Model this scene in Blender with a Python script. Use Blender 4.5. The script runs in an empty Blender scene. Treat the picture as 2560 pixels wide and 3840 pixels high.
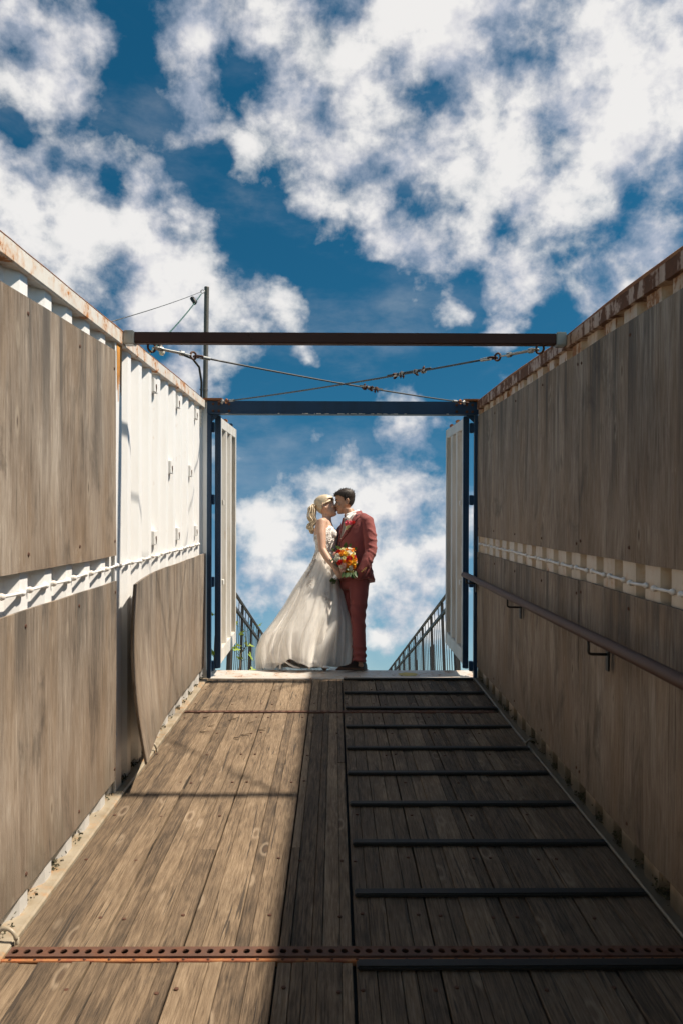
import bpy, bmesh, math, random
import numpy as np
from mathutils import Vector, Matrix, Euler, noise as mnoise
R = math.radians
random.seed(7)
scene = bpy.context.scene
COL = scene.collection
SLOPE = R(16.45)                 # the container lies on this slope
CS, SN = math.cos(SLOPE), math.sin(SLOPE)
EYE = 1.52                       # eye height above the container floor
LAND = 7.40 * SN                 # height of the landing at the top of the ramp

# ---------------------------------------------------------------- camera
cam = bpy.data.cameras.new('camera'); camo = bpy.data.objects.new('camera', cam); COL.objects.link(camo)
cam.sensor_fit = 'VERTICAL'; cam.sensor_height = 36; cam.lens = 28
cam.clip_start = 0.05; cam.clip_end = 5000
camo.location = (0, -EYE * SN, EYE * CS)
camo.rotation_euler = (R(90 + 16.1), 0, R(-0.5))
cam.dof.use_dof = True; cam.dof.focus_distance = 7.6; cam.dof.aperture_fstop = 8.0
scene.camera = camo

# ---------------------------------------------------------------- sun, sky
TO_SUN = Vector((1.47, 0.13 * CS - 2.46 * SN, 0.13 * SN + 2.46 * CS)).normalized()
sun = bpy.data.lights.new('sun', 'SUN'); suno = bpy.data.objects.new('sun', sun); COL.objects.link(suno)
sun.energy = 5.0; sun.angle = R(1.5); sun.color = (1.0, 0.895, 0.75)
suno.rotation_euler = TO_SUN.to_track_quat('Z', 'Y').to_euler(); suno.location = (8, -6, 14)

CLOUD = [(-24.6, 35.8, 4.3), (-20.8, 33.9, 4.8), (-15.7, 35.8, 3.0), (-12.3, 36.5, 2.1), (-13.2, 31.4, 4.3), (-9.4, 30.6, 2.9), (-4.9, 31.2, 1.9), (-23.9, 41.5, 3.1), (-21.7, 44.6, 2.6), (-27.1, 44.3, 2.0), (-12.5, 46.7, 2.9), (-12.4, 42.5, 2.3), (-7.9, 40.5, 1.5), (-4.8, 47.6, 3.4), (-3.1, 44.1, 3.4), (0.7, 41.4, 4.0), (4.2, 45.8, 4.6), (8.6, 40.4, 3.2), (10.9, 46.6, 5.4), (18.1, 44.0, 5.9), (24.6, 41.6, 5.8), (22.3, 37.0, 4.9), (17.1, 35.8, 3.3), (24.8, 32.3, 3.1), (12.2, 35.3, 2.0), (6.8, 34.5, 2.9), (14.4, 32.0, 1.7), (22.1, 31.1, 3.0), (-1.1, 37.7, 1.4), (3.7, 37.7, 1.5), (1.8, 32.3, 0.6), (-2.7, 27.1, 1.4), (9.6, 29.8, 1.5), (13.1, 28.5, 1.5), (6.0, 21.2, 2.6), (-2.3, 17.5, 3.4), (-4.8, 15.0, 3.4), (6.2, 15.9, 4.0), (1.0, 15.7, 4.4), (-4.8, 13.1, 3.1), (6.8, 13.1, 3.4), (6.3, 9.4, 3.4), (2.9, 7.3, 1.8), (-6.2, 9.1, 1.5), (-11.5, 25.4, 1.8)]
CLEAR = [(-16.5, 42.9, 2.3), (-17.9, 37.1, 0.9), (-5.8, 36.2, 3.4), (1.1, 29.5, 3.9), (7.9, 26.0, 3.6), (-4.0, 21.2, 3.4), (-4.6, 7.9, 1.8), (-10.7, 39.1, 1.4), (-8.1, 44.3, 1.8), (-1.8, 33.0, 2.6), (13.5, 42.2, 0.9), (-4.4, 25.5, 2.4), (16.3, 28.0, 2.0), (4.6, 31.8, 1.8), (-26.4, 39.0, 1.0)]


class NT:
    """small node-tree helper"""
    def __init__(s, tree): s.t = tree; s.n = tree.nodes; s.l = tree.links
    def new(s, k, **kw):
        n = s.n.new('ShaderNode' + k)
        for a, v in kw.items(): setattr(n, a, v)
        return n
    def put(s, sock, v):
        if hasattr(v, 'is_linked') or isinstance(v, bpy.types.NodeSocket): s.l.new(v, sock)
        else:
            try: sock.default_value = v
            except Exception: sock.default_value = tuple(v) + (1,)
    def math(s, op, a, b=0.0, clamp=False):
        n = s.new('Math', operation=op, use_clamp=clamp); s.put(n.inputs[0], a); s.put(n.inputs[1], b); return n.outputs[0]
    def vmath(s, op, a, b=(0, 0, 0)):
        n = s.new('VectorMath', operation=op); s.put(n.inputs[0], a); s.put(n.inputs[1], b)
        return n.outputs['Value'] if op in ('DISTANCE', 'LENGTH', 'DOT_PRODUCT') else n.outputs[0]
    def mix(s, f, a, b, mode='MIX'):
        n = s.new('MixRGB', blend_type=mode); s.put(n.inputs[0], f); s.put(n.inputs[1], a); s.put(n.inputs[2], b); return n.outputs[0]
    def noise(s, v, scale=1, detail=4, rough=.55, dist=0.0, out=0):
        n = s.new('TexNoise'); s.put(n.inputs['Vector'], v); s.put(n.inputs['Scale'], scale)
        n.inputs['Detail'].default_value = detail; n.inputs['Roughness'].default_value = rough; n.inputs['Distortion'].default_value = dist
        return n.outputs[out]
    def voro(s, v, scale=1, feature='F1', out='Distance', rnd=1.0):
        n = s.new('TexVoronoi', feature=feature); s.put(n.inputs['Vector'], v); n.inputs['Scale'].default_value = scale
        n.inputs['Randomness'].default_value = rnd
        return n.outputs[out]
    def ramp(s, f, lo, hi, a=0.0, b=1.0, smooth=True):
        n = s.new('MapRange', interpolation_type='SMOOTHSTEP' if smooth else 'LINEAR'); s.put(n.inputs[0], f)
        for i, v in enumerate((lo, hi, a, b)): s.put(n.inputs[i + 1], v)
        return n.outputs[0]
    def cramp(s, f, stops):
        n = s.new('ValToRGB'); s.put(n.inputs[0], f); e = n.color_ramp.elements
        while len(e) < len(stops): e.new(0.5)
        for i, (p, c) in enumerate(stops): e[i].position = p; e[i].color = tuple(c) + (1,)
        return n.outputs[0]
    def mapv(s, v, scale=(1, 1, 1), rot=(0, 0, 0), loc=(0, 0, 0)):
        n = s.new('Mapping'); s.put(n.inputs[0], v); n.inputs['Scale'].default_value = scale; n.inputs['Rotation'].default_value = rot
        n.inputs['Location'].default_value = loc; return n.outputs[0]
    def sep(s, v):
        n = s.new('SeparateXYZ'); s.put(n.inputs[0], v); return n.outputs


world = bpy.data.worlds.new('World'); scene.world = world; world.use_nodes = True
w = NT(world.node_tree); w.n.clear()
out = w.new('OutputWorld'); bg = w.new('Background'); w.l.new(bg.outputs[0], out.inputs[0])
sky = w.new('TexSky', sky_type='NISHITA'); sky.sun_disc = False
sky.sun_elevation = math.asin(TO_SUN.z); sky.sun_rotation = math.atan2(TO_SUN.x, TO_SUN.y)
sky.altitude = 200; sky.air_density = 1.0; sky.dust_density = 0.3; sky.ozone_density = 3.0
SKYS = 0.05
bg.inputs['Strength'].default_value = SKYS
dirv = w.new('TexCoord').outputs['Generated']
def dvec(az, el): a, e = R(az), R(el); return (math.sin(a) * math.cos(e), math.cos(a) * math.cos(e), math.sin(e))
wz = w.sep(dirv)[2]
warp = w.noise(dirv, 6, 4, .6, 0, 1)
wd = w.vmath('ADD', dirv, w.vmath('MULTIPLY', w.vmath('SUBTRACT', warp, (.5, .5, .5)), (.065, .065, .065)))
warp2 = w.noise(wd, 26, 3, .6, 0, 1)
wd = w.vmath('ADD', wd, w.vmath('MULTIPLY', w.vmath('SUBTRACT', warp2, (.5, .5, .5)), (.035, .035, .035)))
cov = None
CLOUD += [(-8, 30.5, 4), (-5, 31, 2.8), (6.8, 34.5, 3.8), (1.5, 12.8, 4), (-5, 12, 3.5), (14.4, 32, 2.8), (3.7, 37.7, 2.2), (-1.1, 37.7, 2.0), (4, 9, 3)]
CLOUD = [(a_, e_, r_ * (1.28 if a_ > 4 and e_ > 39 else 1.14 if a_ < -8 else 1.0)) for a_, e_, r_ in CLOUD]
for (az, el, r), s_ in [(c, 1) for c in CLOUD] + [(c, -1) for c in CLEAR]:
    dd = w.vmath('DISTANCE', wd, dvec(az, el))
    m_ = w.ramp(dd, 0.0, R(r) * 2.0, 1.0 if s_ > 0 else -.45, 0)
    cov = m_ if cov is None else (w.math('MAXIMUM', cov, m_) if s_ > 0 else w.math('ADD', cov, m_))
# out of view, unseen broken cloud is kept sparse to darken the shaded floor
inview = w.ramp(w.vmath('DISTANCE', dirv, dvec(0, 27)), .52, .70, 1, 0)
big = w.ramp(w.noise(w.mapv(dirv, (1, 1, 1.4), loc=(3.1, .4, 0)), 3.2, 3, .55), .50, .72)
cov = w.math('ADD', w.math('MULTIPLY', cov, inview), w.math('MULTIPLY', big, w.math('SUBTRACT', 1, inview)))
sd = w.vmath('ADD', dirv, w.vmath('MULTIPLY', w.vmath('SUBTRACT', warp, (.5, .5, .5)), (.02, .02, .02)))
fine = w.noise(w.mapv(sd, (1, 1, 1.2)), 11.5, 9, .565)
fine2 = w.noise(sd, 38, 6, .62)
dens = w.math('ADD', w.math('MULTIPLY', cov, .89), w.math('MULTIPLY', w.math('SUBTRACT', fine, .5), 2.55))
dens = w.math('ADD', dens, w.math('MULTIPLY', w.math('SUBTRACT', fine2, .5), .56))
alpha = w.math('POWER', w.ramp(dens, .20, 1.0), .85)
wisp = w.ramp(w.noise(w.mapv(sd, (1, 1, 2.6), loc=(1, 2, .3)), 5, 6, .62), .45, .80, 0, .22)      # thin veil between the heaps
alpha = w.math('MAXIMUM', alpha, w.math('MAXIMUM', wisp, w.ramp(wz, .06, .40, .22, 0)))      # and the usual milky band low down
thick = w.ramp(dens, .4, 1.3)
lump = w.noise(w.mapv(w.vmath('ADD', sd, (.010, -.006, .018)), (1, 1, 1.2)), 12, 4, .58)       # density a little nearer the sun: shades the undersides
ccol = w.cramp(w.math('ADD', w.math('MULTIPLY', thick, .32), w.math('ADD', .42, w.math('MULTIPLY', w.math('SUBTRACT', fine, lump), 1.7))),
               [(.22, (.50, .54, .64)), (.46, (.70, .70, .74)), (.74, (.92, .90, .88))])
ccol = w.mix(1.0, ccol, (.61 / SKYS,) * 3, 'MULTIPLY')
pre = w.mix(1.0, sky.outputs[0], (.30, .30, .30), 'MULTIPLY')
gam = w.new('Gamma'); gam.inputs[1].default_value = 1.2; w.l.new(pre, gam.inputs[0])
hs = w.new('HueSaturation'); hs.inputs['Saturation'].default_value = 1.24; hs.inputs['Value'].default_value = 3.25; hs.inputs['Hue'].default_value = .474
w.l.new(gam.outputs[0], hs.inputs['Color'])
w.l.new(w.mix(w.math('MULTIPLY', alpha, .95), hs.outputs[0], ccol), bg.inputs['Color'])

scene.view_settings.view_transform = 'Standard'; scene.view_settings.look = 'None'
scene.view_settings.exposure = 0.7; scene.view_settings.gamma = 1.0; scene.view_settings.use_curve_mapping = False
scene.render.engine = 'CYCLES'
scene.cycles.max_bounces = 9; scene.cycles.diffuse_bounces = 7; scene.cycles.use_adaptive_sampling = True; scene.cycles.adaptive_threshold = .02; scene.cycles.adaptive_min_samples = 16; scene.cycles.transparent_max_bounces = 16; scene.cycles.use_denoising = True

# ---------------------------------------------------------------- materials
MATS = {}
def material(name, rough=.6, metal=0.0):
    m = bpy.data.materials.new(name); m.use_nodes = True; t = NT(m.node_tree)
    p = m.node_tree.nodes['Principled BSDF']; p.inputs['Roughness'].default_value = rough; p.inputs['Metallic'].default_value = metal
    MATS[name] = m; t.p = p; t.m = m
    tc = t.new('TexCoord'); t.obj = tc.outputs['Object']
    oi = t.new('ObjectInfo'); t.rnd = oi.outputs['Random']
    return t
def bump(t, h, strength=.3, dist=.005):
    b = t.new('Bump'); b.inputs['Strength'].default_value = strength; b.inputs['Distance'].default_value = dist
    t.put(b.inputs['Height'], h); t.l.new(b.outputs[0], t.p.inputs['Normal'])
def plain(name, c, rough=.6, metal=0.0, var=.15, scale=30, bumps=.15):
    t = material(name, rough, metal)
    n = t.noise(t.obj, scale, 5, .6)
    t.put(t.p.inputs['Base Color'], t.mix(n, tuple(x * (1 - var) for x in c), tuple(min(1, x * (1 + var)) for x in c)))
    if bumps: bump(t, n, bumps, .003)
    return t

# weathered deck timber: grain runs along y of the container
t = material('deck_wood', .82)
rv = t.new('CombineXYZ'); 
for i in range(3): t.put(rv.inputs[i], t.math('MULTIPLY', t.rnd, (37., 91., 13.)[i]))
v = t.vmath('ADD', t.obj, rv.outputs[0])
g1 = t.noise(t.mapv(v, (190, 8.0, 30)), 1, 7, .72, .5)
g2 = t.noise(t.mapv(v, (44, 2.0, 10)), 1, 6, .66, .9)
bl = t.noise(t.mapv(v, (6, 2.2, 3)), 1, 4, .6)
wv = t.noise(t.mapv(v, (9, 1.6, 3)), 1, 2, .5)
rings = t.math('SINE', t.math('MULTIPLY', wv, 62.))
tone = t.math('ADD', t.math('MULTIPLY', g1, .34), t.math('ADD', t.math('MULTIPLY', g2, .20), t.math('MULTIPLY', bl, .16)))
tone = t.math('ADD', tone, t.math('MULTIPLY', rings, .012))
tone = t.math('ADD', tone, t.math('MULTIPLY', t.math('SUBTRACT', t.rnd, .5), .095))
base = t.cramp(tone, [(.255, (.030, .020, .012)), (.325, (.098, .065, .038)), (.380, (.168, .115, .069)), (.450, (.265, .192, .122))])
kn = t.voro(t.mapv(v, (7, 2.3, .01)), 1)
base = t.mix(t.ramp(kn, .03, .11, .75, 0), base, (0.078, 0.045, 0.025))
base = t.mix(t.math('MULTIPLY', t.ramp(kn, .08, .13, 0, 1), t.ramp(kn, .13, .20, 1, 0)), base, t.mix(.5, base, (0.330, 0.252, 0.174)))
crack = t.ramp(t.noise(t.mapv(v, (80, 1.9, 10)), 1, 3, .5, .8), .645, .665)
base = t.mix(t.math('MULTIPLY', crack, .8), base, (0.018, 0.012, 0.008))
dirt = t.ramp(t.noise(t.mapv(t.obj, (1.3, .9, 1)), 1, 5, .65), .42, .72)
base = t.mix(t.math('MULTIPLY', dirt, .35), base, (0.057, 0.041, 0.027))
dirt2 = t.ramp(t.noise(t.mapv(t.obj, (9, 6, 1)), 1, 6, .7), .58, .74)
base = t.mix(t.math('MULTIPLY', dirt2, .40), base, (0.036, 0.027, 0.019))
t.put(t.p.inputs['Base Color'], base)
t.put(t.p.inputs['Roughness'], t.ramp(g1, .3, .7, .95, .68))
bump(t, t.math('SUBTRACT', t.math('ADD', g1, t.math('MULTIPLY', g2, .6)), crack), .55, .004)

gm = MATS['deck_wood'].copy(); gm.name = 'deck_wood_dark'; MATS['deck_wood_dark'] = gm      # darker, patchy copy of the deck wood for the cleated lane
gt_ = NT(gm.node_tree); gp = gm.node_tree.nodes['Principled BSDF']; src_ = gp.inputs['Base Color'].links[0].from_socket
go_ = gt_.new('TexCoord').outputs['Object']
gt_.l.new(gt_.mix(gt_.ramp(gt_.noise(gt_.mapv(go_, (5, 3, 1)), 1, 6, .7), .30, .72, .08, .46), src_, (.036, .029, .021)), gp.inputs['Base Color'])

# weathered plywood: grain runs upright
t = material('plywood', .85)
for i in range(1):
    rv = t.new('CombineXYZ')
    for k in range(3): t.put(rv.inputs[k], t.math('MULTIPLY', t.rnd, (51., 23., 77.)[k]))
v = t.vmath('ADD', t.obj, rv.outputs[0])
s1 = t.noise(t.mapv(v, (5, 90, 7.0)), 1, 7, .72, .6)
s2 = t.noise(t.mapv(v, (3, 19, 2.4)), 1, 7, .70, 1.0)
s3 = t.noise(t.mapv(v, (1, 4.2, 1.1)), 1, 6, .66, .3)
s4 = t.noise(t.mapv(v, (9, 190, 5)), 1, 3, .6)
z = t.sep(t.obj)[2]
tone = t.math('ADD', t.math('MULTIPLY', s1, .32), t.math('ADD', t.math('MULTIPLY', s2, .22), t.math('MULTIPLY', s3, .46)))
tone = t.math('ADD', tone, t.math('MULTIPLY', t.math('SUBTRACT', s4, .5), .20))
base = t.cramp(tone, [(.370, (.062, .047, .035)), (.450, (.165, .128, .097)), (.535, (.255, .209, .165)), (.640, (.395, .347, .293))])
warm = t.mix(t.math('MULTIPLY', t.ramp(t.noise(t.mapv(v, (2, 5, .9)), 1, 4, .6), .42, .68), .6), base, t.mix(.55, base, (0.223, 0.140, 0.071)))
base = t.mix(t.math('MULTIPLY', t.math('ADD', t.math('MULTIPLY', t.ramp(z, 1.9, 1.3), t.ramp(z, 1.2, 1.28)), t.ramp(z, .95, .35)), .30), warm, t.mix(.6, warm, (.235, .150, .085)))      # tannin-brown towards the foot of each sheet
# grey drip stains that start at the upper edge of each sheet
drip = t.ramp(t.noise(t.mapv(v, (3, 9, .45)), 1, 6, .66, .5), .46, .62)
upper = t.ramp(z, 1.45, 2.3); up2 = t.math('MULTIPLY', t.ramp(z, .72, 1.12), t.ramp(z, 1.14, 1.2, 1, 0))
base = t.mix(t.math('MULTIPLY', t.math('MULTIPLY', drip, t.math('ADD', t.math('MULTIPLY', upper, 1.0), t.math('MULTIPLY', up2, .9))), .78), base, (0.053, 0.047, 0.042))
kn = t.voro(t.mapv(v, (.01, 7.5, 2.6)), 1)
base = t.mix(t.ramp(kn, .02, .08, .85, 0), base, (0.062, 0.038, 0.025))
kn2 = t.math('MULTIPLY', t.ramp(kn, .05, .10, 0, 1), t.ramp(kn, .11, .19, 1, 0))
base = t.mix(t.math('MULTIPLY', kn2, .45), base, (0.347, 0.291, 0.223))
mould = t.ramp(t.noise(t.mapv(v, (2, 3.4, 1.5)), 1, 8, .74, .7), .52, .66)
base = t.mix(t.math('MULTIPLY', mould, .6), base, (.050, .040, .031))
scuff = t.ramp(t.noise(t.mapv(v, (3, 26, 7)), 1, 6, .7), .63, .72)
base = t.mix(t.math('MULTIPLY', scuff, .5), base, (.42, .365, .30))
ck = t.ramp(t.noise(t.mapv(v, (4, 52, 1.6)), 1, 3, .5, .4), .66, .70)
base = t.mix(t.math('MULTIPLY', t.math('MAXIMUM', ck, t.ramp(t.noise(t.mapv(v, (4, 150, 2.2)), 1, 2, .5, .3), .64, .67)), .55), base, (0.043, 0.031, 0.022))
low = t.math('MULTIPLY', t.ramp(z, .42, .05), t.ramp(s3, .35, .6))
base = t.mix(t.math('MULTIPLY', low, .6), base, (0.065, 0.053, 0.034))
t.put(t.p.inputs['Base Color'], base)
bump(t, t.math('ADD', s1, t.math('MULTIPLY', s4, .7)), .5, .004)

def paint(name, col, rust, rough=.45, rustcol=((.13, .045, .018), (.33, .13, .042)), halo_c=(.40, .19, .06), dirt=.35, streak=True, foot=0, head=0):
    """painted steel with rust breaking through in patches and running down"""
    t = material(name, rough)
    n = t.noise(t.obj, 5.5, 9, .68); n2 = t.noise(t.obj, 24, 7, .65)
    run = t.noise(t.mapv(t.obj, (17, 17, 1.1)), 1, 5, .6)
    a = t.math('ADD', t.math('MULTIPLY', n, .65), t.math('MULTIPLY', n2, .35))
    if streak: a = t.math('ADD', t.math('MULTIPLY', a, .62), t.math('MULTIPLY', run, .38))
    if head: a = t.math('ADD', a, t.math('MULTIPLY', t.ramp(t.sep(t.obj)[2], 2.2, 2.36), head))
    m = t.ramp(a, .70 - rust, .74 - rust); halo = t.ramp(a, .60 - rust, .73 - rust)
    grime = t.ramp(t.noise(t.mapv(t.obj, (7, 7, 1.6)), 1, 6, .65), .40, .75)
    c = t.mix(t.math('MULTIPLY', grime, dirt), col, tuple(x * y for x, y in zip(col, (.62, .54, .42))))
    c = t.mix(t.math('MULTIPLY', halo, .55), c, halo_c)
    if foot:                                               # grime and algae splashed up from the floor
        fz = t.sep(t.obj)[2]; c = t.mix(t.math('MULTIPLY', t.ramp(t.math('ADD', fz, t.math('MULTIPLY', t.math('SUBTRACT', n, .5), .22)), .19, .03), foot), c, (.060, .050, .032))
    rc = t.mix(n2, rustcol[0], rustcol[1])
    t.put(t.p.inputs['Base Color'], t.mix(m, c, rc))
    t.put(t.p.inputs['Roughness'], t.mix(m, (rough,) * 3, (.92,) * 3))
    bump(t, t.math('ADD', t.math('MULTIPLY', m, .8), t.math('MULTIPLY', n2, .35)), .3, .003)
    return t
paint('white_wall', (.78, .775, .765), .035, dirt=.15, foot=.45); paint('white_fitting', (.76, .75, .73), .06, dirt=.2)
paint('white_rail', (.66, .63, .58), .145, streak=False, rustcol=((.22, .075, .022), (.48, .19, .05)), halo_c=(.55, .26, .07))
paint('rusty_rail', (.44, .32, .22), .225, halo_c=(.26, .11, .045), rustcol=((.045, .018, .009), (.17, .066, .026)), dirt=.7)
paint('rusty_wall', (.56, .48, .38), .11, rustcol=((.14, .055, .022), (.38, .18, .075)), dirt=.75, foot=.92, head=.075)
paint('white_lip', (.32, .27, .20), .10, dirt=.8, streak=False)
paint('sill_paint', (.50, .475, .44), .125, rough=.4, rustcol=((.12, .035, .016), (.26, .09, .035)), streak=False)
paint('door_pan_shaded_paint', (.38, .345, .295), .07, dirt=.7)  # grimier door paint, darkened to put the shade of the recesses into the colour
paint('door_paint', (.62, .595, .55), .055, dirt=.6)
paint('blue_paint', (.0035, .034, .088), .05, rough=.5, dirt=.5, halo_c=(.03, .03, .04))
paint('dark_rust', (.055, .018, .011), .10, halo_c=(.05, .02, .012), rough=.7, rustcol=((.022, .010, .007), (.05, .020, .011)), dirt=.4, streak=False)
paint('bar_rust', (.085, .040, .026), .16, halo_c=(.13, .05, .024), rough=.75, rustcol=((.04, .018, .012), (.13, .048, .022)), dirt=.4, streak=False)
paint('cast_rust', (.22, .07, .03), .18, rough=.75, rustcol=((.20, .06, .02), (.42, .15, .05)), streak=False)
paint('handrail_brown', (.075, .036, .024), .06, halo_c=(.09, .04, .02), rough=.62, rustcol=((.03, .015, .01), (.08, .035, .02)), streak=False)
paint('galvanised', (.36, .37, .36), .04, rough=.42, streak=False)
MATS['galvanised'].node_tree.nodes['Principled BSDF'].inputs['Metallic'].default_value = .55
paint('rust_edge', (.22, .085, .035), .12, rough=.85, rustcol=((.045, .018, .009), (.30, .11, .035)), dirt=.5, streak=False)
plain('orange_stain', (.62, .27, .045), .7, var=.5, scale=14)
plain('yellow_paint', (.55, .42, .09), .6, var=.35, scale=25)
plain('rubber', (.007, .0075, .007), .65, var=.35, scale=40, bumps=.4)
plain('subfloor', (.02, .016, .012), .95, var=.3)
plain('cable_steel', (.075, .075, .072), .5, .3, var=.3, scale=200)
plain('black_plastic', (.015, .016, .017), .5)
plain('green_cable', (.02, .075, .06), .5)
plain('bulb_glass', (.62, .58, .48), .12)
plain('iron_black', (.022, .020, .019), .5, var=.4)
plain('pole_steel', (.15, .14, .125), .5, .35, var=.3, scale=12)
plain('moss', (.052, .050, .026), .95, var=.6, scale=60)
plain('nail_rust', (.075, .030, .016), .85)
plain('rail_metal', (.022, .019, .017), .55, .1, var=.3)
plain('fence_board', (.038, .027, .020), .8, var=.5, scale=25)
plain('concrete', (.30, .29, .27), .9, var=.25, scale=8)
plain('soil_grass', (.075, .085, .038), .95, var=.5, scale=3)
plain('car_paint', (.12, .14, .16), .22, .3, var=.03, bumps=0)
plain('car_glass', (.02, .025, .03), .05, var=.05, bumps=0)
plain('tyre', (.016, .016, .016), .8)
plain('tail_light', (.35, .02, .015), .2, bumps=0)
plain('plate', (.75, .75, .72), .4, bumps=0)
plain('bark', (.10, .075, .05), .9, var=.4)

def skin(name, c):
    t = material(name, .48)
    n = t.noise(t.obj, 22, 4, .5)
    t.put(t.p.inputs['Base Color'], t.mix(n, tuple(x * .9 for x in c), tuple(min(1, x * 1.08) for x in c)))
    t.p.inputs['Subsurface Weight'].default_value = .12; t.p.inputs['Subsurface Radius'].default_value = (.012, .005, .003)
    bump(t, t.noise(t.obj, 260, 3, .5), .08, .001)
skin('skin_fair', (.55, .335, .235)); skin('skin_tan', (.42, .235, .15))
def cloth(name, c, var=.22, weave=900, rough=.85, sheen=.15):
    t = material(name, rough)
    n = t.noise(t.obj, 130, 4, .7); n2 = t.noise(t.mapv(t.obj, (1, 1, .5)), 18, 4, .6)
    t.put(t.p.inputs['Base Color'], t.mix(t.math('ADD', t.math('MULTIPLY', n, .6), t.math('MULTIPLY', n2, .4)), tuple(x * (1 - var) for x in c), tuple(min(1, x * (1 + var)) for x in c)))
    t.p.inputs['Sheen Weight'].default_value = sheen
    bump(t, t.math('ADD', n, t.math('MULTIPLY', n2, 2.2)), .3, .004)
cloth('suit_cloth', (.215, .046, .042)); cloth('suit_lining', (.05, .02, .03)); cloth('shirt_cloth', (.80, .78, .75), .06)
cloth('tie_cloth', (.20, .17, .15), .7); cloth('satin', (.90, .86, .81), .04, rough=.45)
plain('shoe_leather', (.014, .008, .007), .4, var=.4); plain('shoe_sole', (.10, .05, .03), .7); plain('white_leather', (.78, .75, .72), .35, var=.05)
plain('brass', (.55, .38, .14), .35, .8, bumps=0); plain('pearl', (.8, .76, .68), .3, bumps=0)
def hairmat(name, a, b, rough=.38):
    t = material(name, rough)
    n = t.noise(t.mapv(t.obj, (60, 160, 160)), 1, 4, .6); n2 = t.noise(t.obj, 25, 3, .5)
    t.put(t.p.inputs['Base Color'], t.mix(t.math('ADD', t.math('MULTIPLY', n, .7), t.math('MULTIPLY', n2, .3)), a, b))
    bump(t, n, .5, .003)
hairmat('hair_brown', (.008, .005, .0035), (.040, .023, .014), .6); hairmat('hair_blonde', (.36, .265, .155), (.84, .71, .52))
plain('brow_dark', (.03, .018, .012), .7); plain('lip', (.30, .12, .095), .5)
t = material('tulle', .8)                     # sheer net: part of the light goes straight through
fold = t.noise(t.mapv(t.obj, (9, 9, 1.2)), 1, 5, .6)
tr = t.new('BsdfTransparent'); tl = t.new('BsdfTranslucent'); tl.inputs['Color'].default_value = (.97, .95, .92, 1)
t.p.inputs['Base Color'].default_value = (.96, .94, .91, 1)
mx = t.new('MixShader'); mx.inputs[0].default_value = .5; t.l.new(t.p.outputs[0], mx.inputs[1]); t.l.new(tl.outputs[0], mx.inputs[2])
mx2 = t.new('MixShader'); t.put(mx2.inputs[0], t.ramp(fold, .30, .70, .60, .22)); t.l.new(mx.outputs[0], mx2.inputs[1]); t.l.new(tr.outputs[0], mx2.inputs[2])
t.l.new(mx2.outputs[0], t.m.node_tree.nodes['Material Output'].inputs[0])
t = material('lace', .7)
lv = t.voro(t.obj, 55, 'DISTANCE_TO_EDGE'); t.put(t.p.inputs['Base Color'], t.mix(t.ramp(lv, .0, .12), (.50, .42, .36), (.86, .83, .80)))
bump(t, t.math('ADD', t.ramp(lv, 0, .2), t.noise(t.obj, 90, 4, .6)), .7, .006)
def petal(name, c, tipc):
    t = material(name, .55); n = t.noise(t.obj, 45, 4, .6)
    t.put(t.p.inputs['Base Color'], t.mix(n, c, tipc))
    tl = t.new('BsdfTranslucent'); tl.inputs['Color'].default_value = tuple(tipc) + (1,)
    mx = t.new('MixShader'); mx.inputs[0].default_value = .25; t.l.new(t.p.outputs[0], mx.inputs[1]); t.l.new(tl.outputs[0], mx.inputs[2])
    t.l.new(mx.outputs[0], t.m.node_tree.nodes['Material Output'].inputs[0])
petal('petal_orange', (.80, .22, .01), (.90, .42, .03)); petal('petal_yellow', (.85, .48, .02), (.92, .66, .08))
petal('petal_red', (.50, .008, .012), (.70, .03, .02)); petal('petal_white', (.82, .78, .62), (.88, .86, .78))
petal('petal_pink', (.80, .42, .36), (.88, .66, .58)); petal('petal_cream', (.72, .66, .28), (.86, .82, .52)); petal('petal_magenta', (.75, .05, .14), (.86, .22, .26))
petal('leaf_green', (.035, .075, .020), (.085, .15, .045)); petal('maple_leaf', (.16, .24, .02), (.34, .42, .05)); petal('stem_green', (.035, .07, .02), (.06, .11, .03))

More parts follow.
